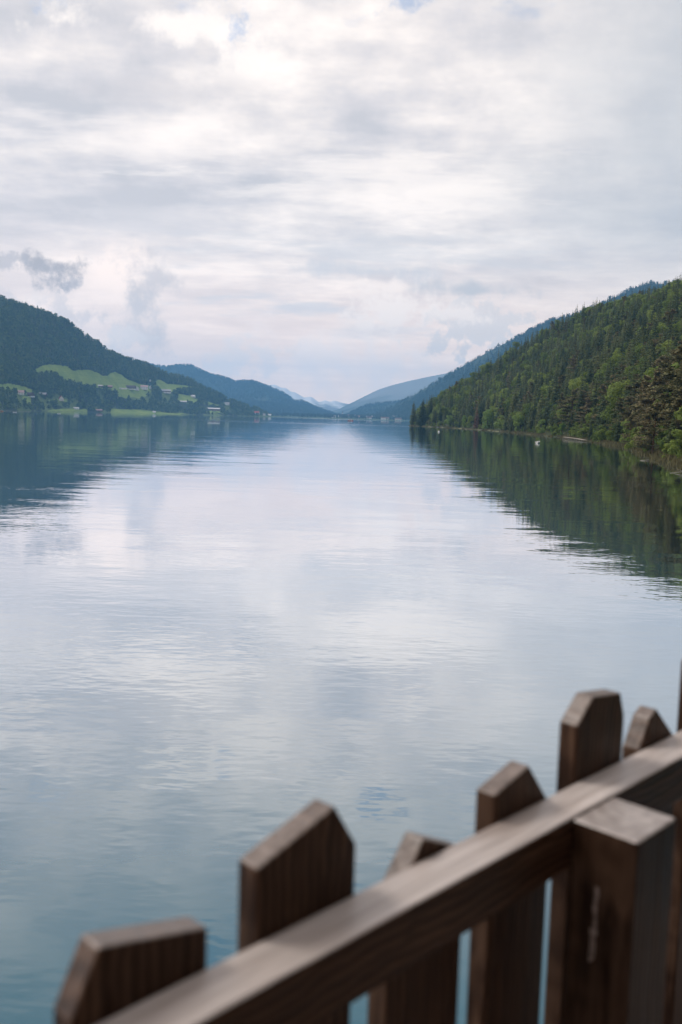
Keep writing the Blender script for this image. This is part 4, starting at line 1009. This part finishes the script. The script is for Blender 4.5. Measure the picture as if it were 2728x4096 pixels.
b = MB(); b.box(-0.25 - ox, 2.62 - ox, 0.672 - oy, 0.7340 - oy, 0.10, 0.18); bevelled(b, 'rail', W_along, 0.005)
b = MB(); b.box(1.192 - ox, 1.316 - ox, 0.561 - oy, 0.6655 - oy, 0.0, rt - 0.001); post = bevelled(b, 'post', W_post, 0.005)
post['label'] = 'square post standing against the inner side of the rail'
b = MB()                                                   # pale dried resin run on the side of the post
prof = [(-.088, .0035), (-.098, .0045), (-.110, .0035), (-.124, .0045), (-.138, .003), (-.150, .0045), (-.158, .008), (-.166, .005), (-.180, .0055), (-.196, .006), (-.205, .003)]
vs = []; xs = 1.192 - ox
for k, (z, w) in enumerate(prof):
    cy = 0.620 - oy - 0.0012 * math.sin(k * 1.7) + (0.003 * max(0, k - 6) / 4)
    vs += [(xs + .0005, cy - w, rt + z), (xs - 0.0022, cy, rt + z), (xs + .0005, cy + w, rt + z)]
fs = []
for k in range(len(prof) - 1):
    a0 = k * 3; fs += [(a0, a0 + 1, a0 + 4, a0 + 3), (a0 + 1, a0 + 2, a0 + 5, a0 + 4)]
b.add(vs, fs); q = b.build('resin_run', plain('dried_resin', (0.15, 0.115, 0.10), 0.45, 0.5, 90, 0.3), post, True)
q['label'] = 'thin pale dried run on the side of the post'
# deck boards under the viewer
deck = empty('deck', tuple(org), RZ); tag(deck, kind='structure')
for i in range(16):
    b = MB(); y1 = 0.775 - oy - 0.145 * i
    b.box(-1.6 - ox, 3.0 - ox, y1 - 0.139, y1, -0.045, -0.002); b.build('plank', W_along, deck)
for x in (-1.2, 0.8, 2.8):
    b = MB(); b.tube([(x - ox, 0.55 - oy, -8), (x - ox, 0.55 - oy, -0.045)], [0.13, 0.12], 8); b.build('pile', MT['bark'], deck)

# unseen wall and roof, added behind and above the viewer to shade the fence
b = MB(); b.box(-2.4 - ox, 3.2 - ox, -1.95 - oy, -1.75 - oy, -3.0, 2.9); w_ = b.build('shade_wall', WALL['timber']); w_.location = org; w_.rotation_euler = (0, 0, RZ); tag(w_, kind='structure')
b = MB(); b.prism([(-2.6 - ox, 0), (3.4 - ox, 0), (3.4 - ox, 0.12), (-2.6 - ox, 0.12)], -2.2 - oy, -0.35 - oy); w_ = b.build('shade_roof', WALL['brown']); w_.location = org + Vector((0, 0, 2.75)); w_.rotation_euler = (0, 0, RZ); tag(w_, kind='structure')

# ------------------------------------------------------------------ air
ztop = max(f.Z.max() for f in (farm, mt_right, mt_left, hill_mid, mt_pale, mt_snow)) + 60
hm = bpy.data.materials.new('haze_air'); hm.use_nodes = True
nt = hm.node_tree; nt.nodes.clear(); g = NT(nt); out = g.node('ShaderNodeOutputMaterial')
pv = g.node('ShaderNodeVolumePrincipled'); pv.inputs['Color'].default_value = (0.25, 0.58, 1.0, 1); pv.inputs['Density'].default_value = 8.4e-5
pv.inputs['Anisotropy'].default_value = 0.2
for nm in ('Density Attribute', 'Color Attribute', 'Temperature Attribute'): pv.inputs[nm].default_value = ''
hm.cycles.homogeneous_volume = True
nt.links.new(pv.outputs[0], out.inputs['Volume'])
b = MB(); b.box(-9000, 9000, -600, 14600, -8, ztop); hz = b.build('haze', hm); tag(hz, kind='stuff')
